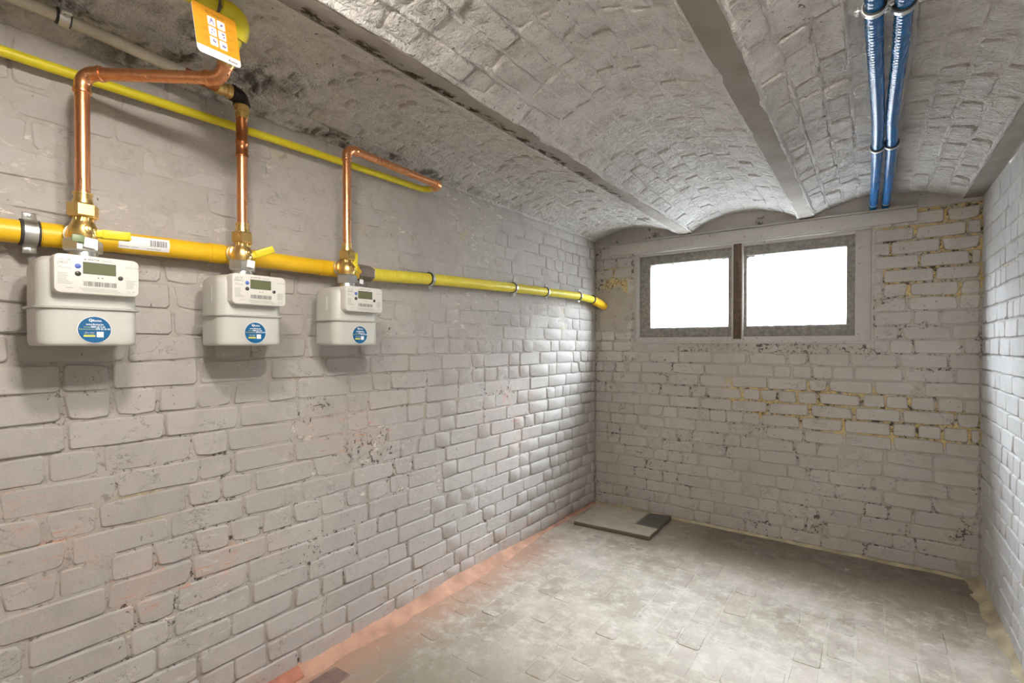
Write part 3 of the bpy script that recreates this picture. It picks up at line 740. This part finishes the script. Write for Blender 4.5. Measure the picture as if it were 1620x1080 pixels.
def L2(q, u, v, c):
    u = Vector(u); v = Vector(v); w_ = u.cross(v); return ([u * p.x + v * p.y + w_ * p.z + Vector(c) for p in q[0]], q[1])

clamp((XP, 0.272, zmain(0.272)), (0, 1, 0), 0.0275, ((-1, 0, 0), 0.040), 'steel pipe clamp with black lining on the orange pipe', 'clamp', wd=0.028)
ck = [(1.596, 'first clamp on the lime wrapped pipe after the brown coupling'), (2.245, 'second clamp on the lime wrapped pipe after the brown coupling'),
      (2.585, 'third clamp on the lime wrapped pipe after the brown coupling'), (3.009, 'clamp on the lime wrapped pipe next to its orange end sleeve')]
for y, lab in ck: clamp((XP, y, zmain(y)), (0, 1, 0), 0.0258, ((-1, 0, 0), 0.042), lab, 'clamp', 'clamps on the wrapped gas pipe', wd=0.016)

# upper thin yellow pipe
uy = thing('thin_yellow_pipe', 'thin lime-yellow gas pipe high under the vault edge', 'pipe', (0.045, 0.3, 1.886))
yend = 1.50
obj('tube', smesh(L(uy, sweep([(0.045, YF, 1.876), (0.045, 0.3, 1.886), (0.045, 0.9, 1.898), (0.045, yend, 1.903)], 0.0128, 18))), 'lime_pipe', uy)
# cross piece to the third copper pipe
zt = 1.905; ycx = at_x(697, 287, AX).y
obj('end_bend', smesh(L(uy, sweep([(0.045, yend - 0.03, 1.903), (0.045, yend, 1.903)] + arc((0.045, ycx, 1.903), (0, 1, 0), (1, 0, 0), 0.04, 8) + [(0.09, ycx, 1.9035)], 0.0134, 18))), 'lime_pipe', uy)

# ------------------------------------------------------------------ copper risers
def fit_elbow(corner, a, b, r, R, ext=0.012):
    pts = arc(corner, a, b, R, 10); a = Vector(a).normalized(); b = Vector(b).normalized()
    ex = [(-ext - 0.004, 1.02), (-ext - 0.003, 1.24), (-ext + 0.003, 1.26), (-ext + 0.005, 1.13)]
    P = [pts[0] + a * d for d, k in ex] + pts + [pts[-1] - b * d for d, k in reversed(ex)]
    Rr = [r * k for d, k in ex] + [r * 1.13] * len(pts) + [r * k for d, k in reversed(ex)]
    return sweep(P, Rr, 20), P[0], P[-1]
def coupler(p0, p1, r):
    p0 = Vector(p0); p1 = Vector(p1); d = (p1 - p0); l = d.length; prof = [(0, 1.0), (0.001, 1.22), (0.006, 1.24), (0.009, 1.12), (l - 0.009, 1.12), (l - 0.006, 1.24), (l - 0.001, 1.22), (l, 1.0)]
    return lathe(p0, d, [(a, r * k) for a, k in prof], 20)
RC = 0.0148
# riser 1
c1 = thing('copper_riser', 'copper pipe rising from the meter by the steel clamp to the tagged yellow pipe', 'pipe', (AX, YM[0], 1.56))
z1 = 1.857; A = Vector((AX, YM[0], z1)); Bp = at_z(349, 124, z1); hd = (Bp - A).normalized()
Ct = at_z(372, 60, 1.945); updir = (Ct - Bp).normalized()
el, s0, s1 = fit_elbow(A, (0, 0, 1), hd, RC, 0.032); el2, t0, t1 = fit_elbow(Bp, hd, updir, RC, 0.032)
obj('riser_tube', smesh(L(c1, sweep([(AX, YM[0], 1.548), s0 + Vector((0, 0, 0.006))], RC))), 'copper', c1)
obj('elbow', smesh(L(c1, el)), 'copper', c1); obj('level_tube', smesh(L(c1, sweep([s1 - hd * .006, t0 + hd * .006], RC))), 'copper', c1); obj('elbow', smesh(L(c1, el2)), 'copper', c1)
obj('brass_union', smesh(L(c1, lathe(t1 - updir * 0.002, updir, [(0, RC), (0.001, RC * 1.35), (0.014, RC * 1.35), (0.016, RC * 1.15), (0.022, RC * 1.15), (0.023, RC)], 20))), 'brass', c1)
# yellow ceiling pipe that it feeds
yc = thing('yellow_ceiling_pipe', 'thick yellow gas pipe under the vault carrying the orange warning card', 'pipe', tuple(t1))
Ce = at_z(386, 32, 1.980); RY = 0.0205
st = t1 + updir * 0.018
d1 = (Ce - st).normalized(); el3 = [st] + arc(Ce, d1, (0, -1, 0), 0.030, 10) + [(Ce.x, Ce.y - 0.10, Ce.z), (Ce.x, Ce.y - 0.35, Ce.z), (Ce.x, YF, Ce.z)]
pa = arc(Ce, d1, (0, -1, 0), 0.030, 10)
obj('drop_tube', smesh(L(yc, sweep([t1 + updir * 0.012, pa[0]], 0.0150, 18))), 'lime_pipe', yc)
pp = [pa[0] - d1 * 0.010, pa[0] - d1 * 0.008] + pa + [Vector((Ce.x, Ce.y - 0.055, Ce.z)), Vector((Ce.x, Ce.y - 0.0555, Ce.z))]
obj('elbow', smesh(L(yc, sweep(pp, [0.017] + [RY * 1.12] * (len(pp) - 2) + [RY], 22))), 'lime_pipe', yc)
obj('tube', smesh(L(yc, sweep([(Ce.x, Ce.y - 0.05, Ce.z), (Ce.x, YF, Ce.z)], RY, 22))), 'lime_pipe', yc)
# riser 2
c2 = thing('copper_riser', 'copper pipe with a black elbow on top rising from the middle meter', 'pipe', (AX, YM[1], 1.56))
z2 = 1.954
obj('riser_tube', smesh(L(c2, sweep([(AX, YM[1], 1.548), (AX, YM[1], 1.895)], RC))), 'copper', c2)
obj('long_coupling', smesh(L(c2, [coupler((AX, YM[1], 1.770), (AX, YM[1], 1.815), RC), coupler((AX, YM[1], 1.812), (AX, YM[1], 1.893), RC * 0.97)])), 'copper_dark', c2)
obj('brass_adapter', smesh(L(c2, lathe((AX, YM[1], 1.885), (0, 0, 1), [(0, RC), (0.001, RC * 1.28), (0.012, RC * 1.28), (0.013, RC * 1.15), (0.020, RC * 1.15), (0.021, RC * 1.4), (0.043, RC * 1.4), (0.044, RC)], 12))), 'brass', c2)
el, s0, s1 = fit_elbow((AX, YM[1], z2), (0, 0, 1), (0, -1, 0.0), RC * 1.3, 0.022, 0.004)
obj('black_elbow', smesh(L(c2, el)), 'black_iron', c2)
obj('brass_adapter', smesh(L(c2, lathe((AX, s1.y + 0.004, z2), (0, -1, 0), [(0, RC), (0.001, RC * 1.35), (0.018, RC * 1.35), (0.019, RC * 1.12), (0.028, RC * 1.12), (0.029, RC * 1.3), (0.045, RC * 1.3), (0.046, RC)], 12))), 'brass', c2)
obj('level_tube', smesh(L(c2, sweep([(AX, s1.y - 0.03, z2), (AX, s1.y - 0.125, z2 + 0.003)], RC * 1.05))), 'copper_dark', c2)
cp_ = thing('cream_pipe', 'cream painted pipe along the vault behind the copper elbow', 'pipe', (AX, 0.4, z2))
yS = s1.y - 0.12; PC = at_x(100, 28, 0.13)
obj('tube', smesh(L(cp_, sweep([(AX, yS, z2 + 0.003), PC, Vector((PC.x, YF, PC.z))], 0.0145, 18))), 'cream_pipe', cp_)
clamp(PC, (0, 1, 0), 0.0145, ((0, 0, 1), 0.06), 'black lined steel clamp hanging the cream pipe from the vault', 'clamp', wd=0.022)
# riser 3
c3 = thing('copper_riser', 'copper pipe from the meter by the brown coupling bending along the wall', 'pipe', (AX, YM[2], 1.56))
z3 = 1.918; dl = (Vector((AX, ycx, zt)) - Vector((AX, YM[2], z3))).normalized()
el, s0, s1 = fit_elbow((AX, YM[2], z3), (0, 0, 1), dl, RC, 0.030); el2, t0, t1b = fit_elbow((AX, ycx, zt), dl, (-1, 0, 0), RC, 0.026, 0.006)
obj('riser_tube', smesh(L(c3, sweep([(AX, YM[2], 1.548), s0 + Vector((0, 0, .006))], RC))), 'copper', c3); obj('elbow', smesh(L(c3, el)), 'copper', c3)
obj('level_tube', smesh(L(c3, sweep([s1 - dl * .006, t0 + dl * .006], RC))), 'copper', c3); obj('elbow', smesh(L(c3, el2)), 'copper', c3)
obj('brass_adapter', smesh(L(c3, lathe(t1b + Vector((0.003, 0, 0)), (-1, 0, 0), [(0, RC), (0.001, RC * 1.25), (0.014, RC * 1.25), (0.015, RC * 1.1), (0.021, RC * 1.1)], 12))), 'brass', c3)

# ------------------------------------------------------------------ text
FONTS = {}
ROT = Matrix(((0, 0, 1), (1, 0, 0), (0, 1, 0))).to_4x4()      # local X -> +y, local Y -> +z, local Z -> +x
def text(body, size, mat, parent, y, z, x, align='LEFT', bold=0.0, width=None, name='lettering', Mx=None):
    cu = bpy.data.curves.new('t', 'FONT'); cu.body = body; cu.size = size; cu.align_x = align; cu.align_y = 'CENTER'; cu.offset = bold; cu.resolution_u = 2
    tmp = bpy.data.objects.new('t', cu); C.objects.link(tmp)
    me = bpy.data.meshes.new_from_object(tmp); bpy.data.objects.remove(tmp); bpy.data.curves.remove(cu)
    X = (Matrix.Translation((x, y, z)) @ ROT) if Mx is None else Mx
    xs = [v.co.x for v in me.vertices]
    k = 1.0
    if width and xs: k = width / (max(xs) - min(xs))
    me.transform(X @ Matrix.Diagonal((k, 1, 1, 1))); me.materials.clear()
    return obj(name, me, mat, parent)
def rect_yz(y0, y1, z0, z1, x): return [Vector((x, y0, z0)), Vector((x, y1, z0)), Vector((x, y1, z1)), Vector((x, y0, z1))], [(0, 1, 2, 3)]
def disc_yz(y, z, r, x, n=28): return [Vector((x, y + r * math.cos(2 * PI * i / n), z + r * math.sin(2 * PI * i / n))) for i in range(n)], [tuple(range(n))]

# ------------------------------------------------------------------ gas meter
def make_meter():
    """local origin: on the axis of the riser (x = 0.14) at the bottom of the case"""
    t = thing('gas_meter', '', 'gas meter', (AX, YM[0], 1.197), 'gas meters on the orange pipe')
    W, D = 0.186, 0.142; cx = -0.004
    def plan(w_, d_, r, z): return [(cx + a, b, z) for a, b in rrect(d_, w_, r, 6)]
    low = [plan(W - 0.016, D - 0.016, 0.028, 0.0), plan(W - 0.006, D - 0.006, 0.031, 0.002), plan(W - 0.001, D - 0.001, 0.034, 0.007), plan(W, D, 0.034, 0.014), plan(W + 0.002, D + 0.002, 0.036, 0.086)]
    obj('lower_case', smesh(loft(low), 50), 'meter', t)
    rim = [plan(W + 0.002, D + 0.002, 0.036, 0.085), plan(W + 0.016, D + 0.014, 0.042, 0.086), plan(W + 0.017, D + 0.015, 0.042, 0.0905), plan(W + 0.002, D + 0.002, 0.036, 0.0915)]
    obj('rim', smesh(loft(rim), 40), 'meter_rim', t)
    up = [plan(W, D, 0.035, 0.091), plan(W, D, 0.035, 0.180), plan(W - 0.006, D - 0.006, 0.034, 0.193), plan(W - 0.024, D - 0.022, 0.030, 0.203), plan(0.11, 0.10, 0.030, 0.2085), plan(0.074, 0.072, 0.030, 0.2125)]
    obj('upper_case', smesh(loft(up), 50), 'meter', t)
    obj('collar', smesh(lathe((0, 0, 0.212), (0, 0, 1), [(0, 0.030), (0.010, 0.028), (0.016, 0.028)], 24)), 'zinc', t)
    # index panel
    px0, px1 = 0.060, 0.094; PW, PH = 0.157, 0.088; pz = 0.163; py = 0.006
    rings = []
    for d, ins in ((px0, 0.0), (px1 - 0.004, 0.0), (px1 - 0.001, 0.0012), (px1, 0.004)):
        rings.append([(d, py + a, pz + b) for a, b in rrect(PW - 2 * ins, PH - 2 * ins, 0.012 - ins * .6, 5)])
    pn = obj('index_panel', smesh(loft(rings), 40), 'panel', t)
    xf = px1 + 0.0003
    def U(u): return py - PW / 2 + PW * u
    def Vv(v): return pz + PH / 2 - PH * v
    obj('screen_frame', smesh(rect_yz(U(0.318), U(0.707), Vv(0.475), Vv(0.165), xf)), 'ink', pn)
    obj('screen', smesh(rect_yz(U(0.325), U(0.700), Vv(0.462), Vv(0.190), xf + 0.0002)), 'lcd', pn)
    for u, v, r, m in ((0.262, 0.29, 0.0056, 'blue_button'), (0.262, 0.485, 0.0056, 'button'), (0.762, 0.52, 0.0050, 'button')):
        obj('button', smesh(lathe((px1 - 0.001, U(u), Vv(v)), (1, 0, 0), [(0, r), (0.0022, r), (0.003, r * 0.8), (0.0034, r * 0.3)], 18)), m, pn)
    for u in (0.495, 0.543): obj('sensor_dot', smesh(disc_yz(U(u), Vv(0.56), 0.0014, xf, 10)), 'ink', pn)
    text('UG G4', 0.0082, 'grey_ink', pn, U(0.05), Vv(0.150), xf, bold=0.00018, width=0.020)
    text('(SMART)', 0.0078, 'grey_ink', pn, U(0.035), Vv(0.232), xf, bold=0.00018, width=0.025)
    text('Metrix', 0.0092, 'grey_ink', pn, U(0.045), Vv(0.355), xf, width=0.022)
    text('APATOR', 0.0056, 'ink', pn, U(0.372), Vv(0.098), xf, bold=0.0001, width=0.022)
    obj('small_print', smesh([rect_yz(U(0.53), U(0.665), Vv(0.098), Vv(0.085), xf), rect_yz(U(0.53), U(0.70), Vv(0.125), Vv(0.115), xf)]), 'grey_ink', pn)
    obj('logo_mark', smesh([([Vector((xf, U(0.325), Vv(0.118))), Vector((xf, U(0.340), Vv(0.118))), Vector((xf, U(0.343), Vv(0.075)))], [(0, 1, 2)]), ([Vector((xf, U(0.346), Vv(0.118))), Vector((xf, U(0.362), Vv(0.118))), Vector((xf, U(0.345), Vv(0.075)))], [(0, 1, 2)])]), 'ink', pn)
    text('CE M21 0210', 0.0062, 'grey_ink', pn, U(0.825), Vv(0.215), xf, width=0.026)
    rs = random.Random(4); q = []
    for i in range(8): q.append(rect_yz(U(0.04), U(0.04 + rs.uniform(0.09, 0.17)), Vv(0.50 + i * 0.038), Vv(0.487 + i * 0.038), xf))
    for i in range(7): q.append(rect_yz(U(0.83), U(0.83 + rs.uniform(0.08, 0.155)), Vv(0.575 + i * 0.034), Vv(0.563 + i * 0.034), xf))
    for i in range(4): q.append(rect_yz(U(0.26 + 0.02 * i), U(0.72 + 0.02 * i), Vv(0.850 + i * 0.026), Vv(0.842 + i * 0.026), xf))
    q.append(rect_yz(U(0.13), U(0.21), Vv(0.87), Vv(0.855), xf))
    obj('fine_print', smesh(q), 'grey_ink', pn)
    q = []; u = 0.322
    while u < 0.705: wd = rs.choice((0.0035, 0.007, 0.011)); q.append(rect_yz(U(u), U(u + wd), Vv(0.79), Vv(0.665), xf)); u += wd + rs.choice((0.004, 0.007))
    obj('barcode', smesh(q), 'ink', pn)
    text('CE  M', 0.006, 'grey_ink', pn, U(0.84), Vv(0.88), xf)
    # side sticker, seen on the rounded end
    obj('side_label', smesh(([Vector((0.012, -W / 2 - 0.0006, 0.125)), Vector((0.020, -W / 2 - 0.0006, 0.125)), Vector((0.020, -W / 2 - 0.0006, 0.172)), Vector((0.012, -W / 2 - 0.0006, 0.172))], [(0, 1, 2, 3)])), 'white', t)
    # blue round sticker
    xs = cx + D / 2 + 0.0014; sy, sz, sr = 0.004, 0.038, 0.0320
    wh = obj('sticker_edge', smesh(disc_yz(sy, sz, sr, xs)), 'white', t)
    stc = obj('sticker', smesh(disc_yz(sy, sz, sr - 0.0012, xs + 0.0003)), 'sticker', t); xs += 0.0006
    text('fluvius.', 0.0068, 'white', stc, sy - 0.004, sz + 0.0215, xs, bold=0.0002, width=0.018)
    text('Q', 0.0085, 'white', stc, sy - 0.011, sz + 0.0222, xs, bold=0.0004)
    text('www.fluvius.be', 0.0058, 'white', stc, sy, sz + 0.0125, xs, 'CENTER', 0.0002, width=0.033)
    text('Storing', 0.0040, 'yellow_print', stc, sy - 0.020, sz + 0.0062, xs, width=0.011)
    text('0800 65 0 65', 0.0056, 'white', stc, sy - 0.0075, sz + 0.0066, xs, bold=0.0002, width=0.027)
    text('Klantenservice', 0.0038, 'yellow_print', stc, sy - 0.029, sz + 0.0012, xs, width=0.030)
    text('078 35 35 00', 0.0056, 'white', stc, sy + 0.002, sz + 0.0016, xs, bold=0.0002, width=0.027)
    text('Meer weten', 0.0036, 'white', stc, sy - 0.018, sz - 0.0062, xs, width=0.017)
    text('over je meter', 0.0034, 'yellow_print', stc, sy - 0.0195, sz - 0.0095, xs, width=0.0185)
    obj('yellow_bar', smesh(rect_yz(sy - 0.0205, sy + 0.001, sz - 0.0165, sz - 0.0125, xs)), 'yellow_print', stc)
    obj('white_square', smesh(rect_yz(sy + 0.0035, sy + 0.0165, sz - 0.0175, sz - 0.0045, xs)), 'white', stc)
    return t
def children(o): return [c for c in bpy.data.objects if c.parent == o]
def copy_tree(o, parent=None):
    c = o.copy(); C.objects.link(c); c.parent = parent
    for ch in children(o): copy_tree(ch, c)
    return c
mt0 = make_meter()
mlab = ('pale grey gas meter hanging beside the steel pipe clamp and paper barcode label', 'middle one of the three pale grey gas meters, its yellow lever slanting up',
        'pale grey gas meter hanging next to the brown pipe coupling')
for i in range(3):
    o = mt0 if i == 0 else copy_tree(mt0)
    o.location = (AX, YM[i], 1.197); o['label'] = mlab[i]

# ------------------------------------------------------------------ brass meter valves
def make_valve(i, lev, label):
    t = thing('meter_valve', label, 'valve', (AX, YM[i], 1.424), 'brass valves above the gas meters')
    zb = 1.424; zp = zmain(YM[i]) - zb
    obj('steel_nut', smesh(hexnut((0, 0, 0.000), (0, 0, 1), 0.030, 0.0385, 0.08), 25), 'zinc', t)
    obj('body', smesh([lathe((0, 0, 0.028), (0, 0, 1), [(0, 0.026), (0.006, 0.027), (0.014, 0.029), (0.028, 0.029), (0.040, 0.024), (0.050, 0.0195), (0.086, 0.0185)], 24)]), 'brass', t)
    inl = obj('inlet', smesh(lathe((0, 0, zp), (-1, 0, 0), [(0, 0.022), (0.020, 0.022), (0.022, 0.0265), (0.036, 0.0275), (0.0365, 0.02)], 24)), 'brass', t)
    obj('inlet_ring', smesh(lathe((0, 0, zp), (-1, 0, 0), [(0.036, 0.020), (0.0362, 0.0295), (0.042, 0.0295), (0.0422, 0.02)], 24)), 'zinc', inl)
    for k in range(5):   # ribs of the cast body
        a = math.radians(-60 + 40 * k); c = Vector((math.cos(a), math.sin(a), 0)) * 0.0185
        obj('rib', bevmesh(L2(box(-0.0035, 0.0035, -0.003, 0.003, 0.064, 0.088), Vector((-math.sin(a), math.cos(a), 0)), Vector((-math.cos(a), -math.sin(a), 0)), c), 0.001, 1), 'brass', t)
    obj('boss', smesh(lathe((0.012, 0.004, 0.052), (1, 0.15, 0.1), [(0, 0.013), (0.016, 0.012), (0.018, 0.0085), (0.0185, 0.006), (0.022, 0.006), (0.023, 0.004)], 16)), 'brass', t)
    obj('union_nut', smesh(hexnut((0, 0, 0.084), (0, 0, 1), 0.033, 0.0305, 0.1), 25), 'brass', t)
    obj('upper_collar', smesh(lathe((0, 0, 0.116), (0, 0, 1), [(0, 0.0205), (0.012, 0.0195), (0.013, 0.0175), (0.022, 0.0175), (0.023, 0.0195), (0.028, 0.0195), (0.029, 0.016)], 20)), 'brass', t)
    # lever
    d = Vector(lev).normalized(); s = Vector((0, 0, 1)).cross(d) if abs(d.z) < 0.9 else Vector((1, 0, 0)); s.normalize(); n = d.cross(s)
    base = Vector((0.010, 0.022, 0.048))
    V, Fc = join([L2(box(-0.004, 0.062, -0.009, 0.009, -0.0022, 0.0022), d, s, base), L2(box(0.010, 0.064, 0.006, 0.010, -0.0105, 0.0105), d, s, base), L2(box(0.010, 0.064, -0.010, -0.006, -0.0105, 0.0105), d, s, base), L2(box(0.060, 0.068, -0.010, 0.010, -0.0105, 0.0105), d, s, base), L2(box(-0.008, 0.014, -0.010, 0.010, -0.009, 0.009), d, s, base)])
    obj('lever', bevmesh((V, Fc), 0.0012, 1), 'lever', t)
    # lead seal with a small white card on a wire
    sx = 0.041; cy, cz = (0.004, 0.018) if i < 2 else (0.030, 0.006)
    h = 0.0165 if i == 0 else (0.0155 if i == 1 else 0.011)
    a0 = math.radians(38)
    pts = [Vector((sx + 0.003, cy + h * 1.05 * math.cos(a0 + PI / 2 * k) , cz + h * math.sin(a0 + PI / 2 * k))) for k in range(4)]
    V = pts + [p - Vector((0.0012, 0, 0)) for p in pts]
    sc_ = obj('seal_card', fix(mesh('c', V, [(0, 1, 2, 3), (7, 6, 5, 4), (0, 4, 5, 1), (1, 5, 6, 2), (2, 6, 7, 3), (3, 7, 4, 0)])), 'white', t)
    obj('seal_wire', smesh(sweep([(sx + 0.003, cy, cz + h * 0.7), (0.036, cy + 0.004, cz + 0.022), (0.033, 0.006, 0.052), (0.031, 0.010, 0.050), (0.035, cy + 0.010, cz + 0.020), (sx + 0.002, cy + .003, cz + h * 0.6)], 0.0009, 6)), 'wire', sc_)
    if i == 0:
        obj('green_tag', bevmesh(box(sx - 0.004, sx + 0.001, cy - 0.034, cy - 0.010, cz + 0.000, cz + 0.017), 0.003, 2), 'green_tag', sc_)
make_valve(0, (0.05, 1, 0.05), 'brass valve with a level yellow lever and green seal')
make_valve(1, (0.25, 0.9, 0.42), 'brass valve with a yellow lever slanting upwards over the middle meter')
make_valve(2, (-0.15, 0.12, 1), 'brass valve with its yellow lever upright beside the brown coupling')

# ------------------------------------------------------------------ orange warning card on the yellow ceiling pipe
xt = Ce.x + 0.030
cTL, cTR, cBR, cBL = (at_x(*q, xt) for q in ((301, -3), (373, 35), (381, 108), (314, 80)))
wc = thing('warning_card', 'orange and white warning card strapped to the yellow ceiling pipe', 'card', tuple(cBL))
U_ = ((cBR - cBL) + (cTR - cTL)) / 2; V_ = ((cTL - cBL) + (cTR - cBR)) / 2; O_ = (cTL + cTR + cBR + cBL) / 4 - U_ / 2 - V_ / 2
CW, CH = U_.length, V_.length
Nn = U_.cross(V_).normalized()
if Nn.x < 0: Nn = -Nn
def K(u, v, d=0.0): return O_ + U_ * u + V_ * v + Nn * d - Vector(cBL)
def cpoly(uvs, d, th=None):
    V = [K(u, v, d) for u, v in uvs]; n = len(V)
    if th is None: return V, [tuple(range(n))]
    V += [K(u, v, d - th) for u, v in uvs]; return V, [tuple(range(n)), tuple(range(2 * n - 1, n - 1, -1))] + [(i, (i + 1) % n, n + (i + 1) % n, n + i) for i in range(n)]
def crr(u0, u1, v0, v1, r, d, th=None, corners=(1, 1, 1, 1)):
    ru, rvv = r / CW, r / CH; pts = []
    for (cu, cv, a0, on) in ((u1, v1, 0, corners[0]), (u0, v1, 90, corners[1]), (u0, v0, 180, corners[2]), (u1, v0, 270, corners[3])):
        if not on: pts.append((cu, cv)); continue
        for k in range(6):
            a = math.radians(a0 + 18 * k); su = -1 if cu == u1 else 1; sv = -1 if cv == v1 else 1
            pts.append((cu + su * ru + ru * math.cos(a), cv + sv * rvv + rvv * math.sin(a)))
    return cpoly(pts, d, th)
bd = obj('board', smesh(crr(0, 1, 0, 1, 0.008, 0, 0.0022), 30), 'white', wc)
obj('orange_field', smesh(crr(0.0, 1.0, 0.16, 1.0, 0.008, 0.0004, None, (1, 1, 0, 0))), 'card', wc)
def ctext(s, size, mat, u, v, par, align='LEFT', width=None, bold=0.0, name='lettering'):
    ux = U_.normalized(); vy = V_.normalized(); nz = ux.cross(vy)
    X = Matrix((ux, vy, nz)).transposed().to_4x4(); X.translation = K(u, v, 0.0009)
    return text(s, size, mat, par, 0, 0, 0, align, bold, width, name, X)
ctext('Bij Gasgeur', 0.0085, 'brown_ink', 0.50, 0.895, wc, 'CENTER', 0.040, 0.0002)
rs = random.Random(2)
for r_ in range(3):
    for c_ in range(2):
        u0 = 0.315 + 0.215 * c_; v1 = 0.83 - 0.205 * r_ - 0.005 * c_
        pc = obj('pictogram', smesh(crr(u0, u0 + 0.18, v1 - 0.175, v1, 0.002, 0.0007)), 'white', wc)
        if r_ == 0 and c_ == 0:
            for a, b in (((.25, .2), (.5, .85)), ((.5, .85), (.78, .2)), ((.78, .2), (.25, .2)), ((.5, .38), (.5, .62))):
                p, q = [(u0 + .18 * k[0], v1 - .175 + .175 * k[1]) for k in (a, b)]; dn = 0.010
                obj('mark', smesh(cpoly([(p[0] - dn, p[1]), (p[0] + dn, p[1] + .006), (q[0] + dn, q[1] + .006), (q[0] - dn, q[1])], 0.001)), 'violet_ink', pc)
        else:
            for _ in range(4):
                a, b = rs.uniform(0.2, 0.6), rs.uniform(0.2, 0.65); p = (u0 + .18 * a, v1 - .175 + .175 * b); ww, hh = rs.uniform(.02, .055), rs.uniform(.015, .04)
                obj('mark', smesh(crr(p[0], p[0] + ww, p[1], p[1] + hh, 0.0008, 0.001)), 'violet_ink', pc)
q = []
for r_ in range(3):
    for k in range(3 if r_ else 1): q.append(cpoly([(0.14 + 0.02 * k, 0.75 - 0.2 * r_ - 0.025 * k), (0.29, 0.75 - 0.2 * r_ - 0.025 * k), (0.29, 0.758 - 0.2 * r_ - 0.025 * k), (0.14 + 0.02 * k, 0.758 - 0.2 * r_ - 0.025 * k)], 0.0008))
    for k in range(3): q.append(cpoly([(0.74, 0.74 - 0.2 * r_ - 0.025 * k), (0.88 - 0.02 * k, 0.74 - 0.2 * r_ - 0.025 * k), (0.88 - 0.02 * k, 0.748 - 0.2 * r_ - 0.025 * k), (0.74, 0.748 - 0.2 * r_ - 0.025 * k)], 0.0008))
obj('fine_print', smesh(q), 'brown_ink', wc)
ctext('Gasgeur bel: 0800 65 0 65', 0.0062, 'grey_ink', 0.07, 0.105, wc, width=0.052)
ctext('www.fluvius.be', 0.0052, 'grey_ink', 0.07, 0.055, wc, width=0.028)
ctext('fluvius.', 0.0068, 'ink', 0.70, 0.065, wc, width=0.021, bold=0.0002)
tie = at_z(345, 6, Ce.z)
obj('cable_tie', smesh(sweep([Vector((Ce.x, tie.y + d, Ce.z)) - Vector(cBL) for d in (-0.003, -0.0029, 0.0029, 0.003)], [RY, RY + 0.0018, RY + 0.0018, RY], 22)), 'brown_band', wc)
obj('tie_tail', smesh(sweep([Vector((Ce.x + RY, tie.y, Ce.z)) - Vector(cBL), Vector((xt + 0.003, tie.y - 0.002, Ce.z - 0.016)) - Vector(cBL), Vector((xt + 0.002, tie.y - 0.006, Ce.z - 0.028)) - Vector(cBL)], 0.0022, 8)), 'brown_band', wc)

# ------------------------------------------------------------------ blue pipes
ZBL = 1.982
def blue(pix, label, endx):
    pts = [at_z(*q, ZBL) for q in pix]
    first = pts[0]; d0 = (pts[0] - pts[1]).normalized()
    t = thing('blue_pipe', label, 'pipe', tuple(pts[0]), 'blue pipes under the vault')
    # smooth the path with Catmull-Rom, then bend into the end wall
    ctl = [first + Vector((0.012, -2.3, 0.0)), first + Vector((0.008, -1.4, 0)), first + Vector((0.004, -0.7, 0)), first + Vector((0.002, -0.25, 0)), first] + pts[1:] + [Vector((endx, YB - 0.050, ZBL - 0.012)), Vector((endx - 0.004, YB + 0.012, ZBL - 0.035))]
    P = []
    for i in range(len(ctl) - 1):
        a, b, c, d = ctl[max(i - 1, 0)], ctl[i], ctl[i + 1], ctl[min(i + 2, len(ctl) - 1)]
        for k in range(14):
            s = k / 14; P.append(0.5 * ((2 * b) + (c - a) * s + (2 * a - 5 * b + 4 * c - d) * s * s + (3 * b - a - 3 * c + d) * s ** 3))
    P.append(ctl[-1])
    obj('tube', smesh(L(t, sweep(P, [0.0190 + 0.0006 * math.sin(i * 1.9) for i in range(len(P))], 22)), 80), 'blue_pipe', t)
    obj('end_cuff', smesh(L(t, sweep([ctl[-2] + Vector((0, -0.004, 0.001)), ctl[-2] + Vector((0, 0.003, 0)), ctl[-2] + Vector((0, 0.008, -0.001))], [0.019, 0.0212, 0.019], 22))), 'zinc', t)
    return P
p1 = blue([(1383, 8), (1384, 70), (1389, 180), (1388, 232), (1385, 285)], 'blue wrapped pipe on the side towards the meters', at_y(1382, 322, YB - 0.03).x)
p2 = blue([(1431, 8), (1423, 90), (1412, 180), (1411, 228), (1406, 285)], 'blue wrapped pipe on the side towards the right wall', at_y(1402, 318, YB - 0.03).x)
for q, P, nm in (((1384, 10), p1, 'clamp on the blue pipe towards the meters, far from the window'), ((1431, 4), p2, 'clamp on the blue pipe towards the right wall, far from the window'),
                 ((1388, 232), p1, 'clamp on the blue pipe towards the meters, near the window'), ((1411, 226), p2, 'clamp on the blue pipe towards the right wall, near the window')):
    c0 = at_z(*q, ZBL)
    clamp((c0.x, c0.y, ZBL), (0, 1, 0), 0.0193, ((0, 0, 1), 0.045), nm, 'clamp', 'clamps on the blue pipes', wd=0.014)

# ------------------------------------------------------------------ slab in the corner
def slab():
    cs = [at_z(*q, 0.03) for q in ((908, 823), (942, 800), (1066, 812), (1028, 848))]
    cs[1].x = max(cs[1].x, 0.03); cs[1].y = min(cs[1].y, YB - 0.045); cs[2].y = min(cs[2].y, YB - 0.04)
    cs = [Vector((c.x, c.y, 0)) for c in cs]; out = []
    for i in range(4):
        a, b = cs[i], cs[(i + 1) % 4]
        for k in range(7):
            p = a.lerp(b, k / 7)
            if k: p = p + Vector((random.uniform(-.003, .003), random.uniform(-.003, .003), 0))
            out.append(p)
    c = sum(out, Vector()) / len(out)
    def ring(s, z): return [c + (p - c) * s + Vector((0, 0, z)) for p in out]
    return loft([ring(0.985, 0.002), ring(1.0, 0.006), ring(1.0, 0.026), ring(0.985, 0.031)])
tag(obj('stone_slab', smesh(slab(), 50), 'slab'), 'loose grey stone slab with a dark patch lying in the floor corner', 'slab')
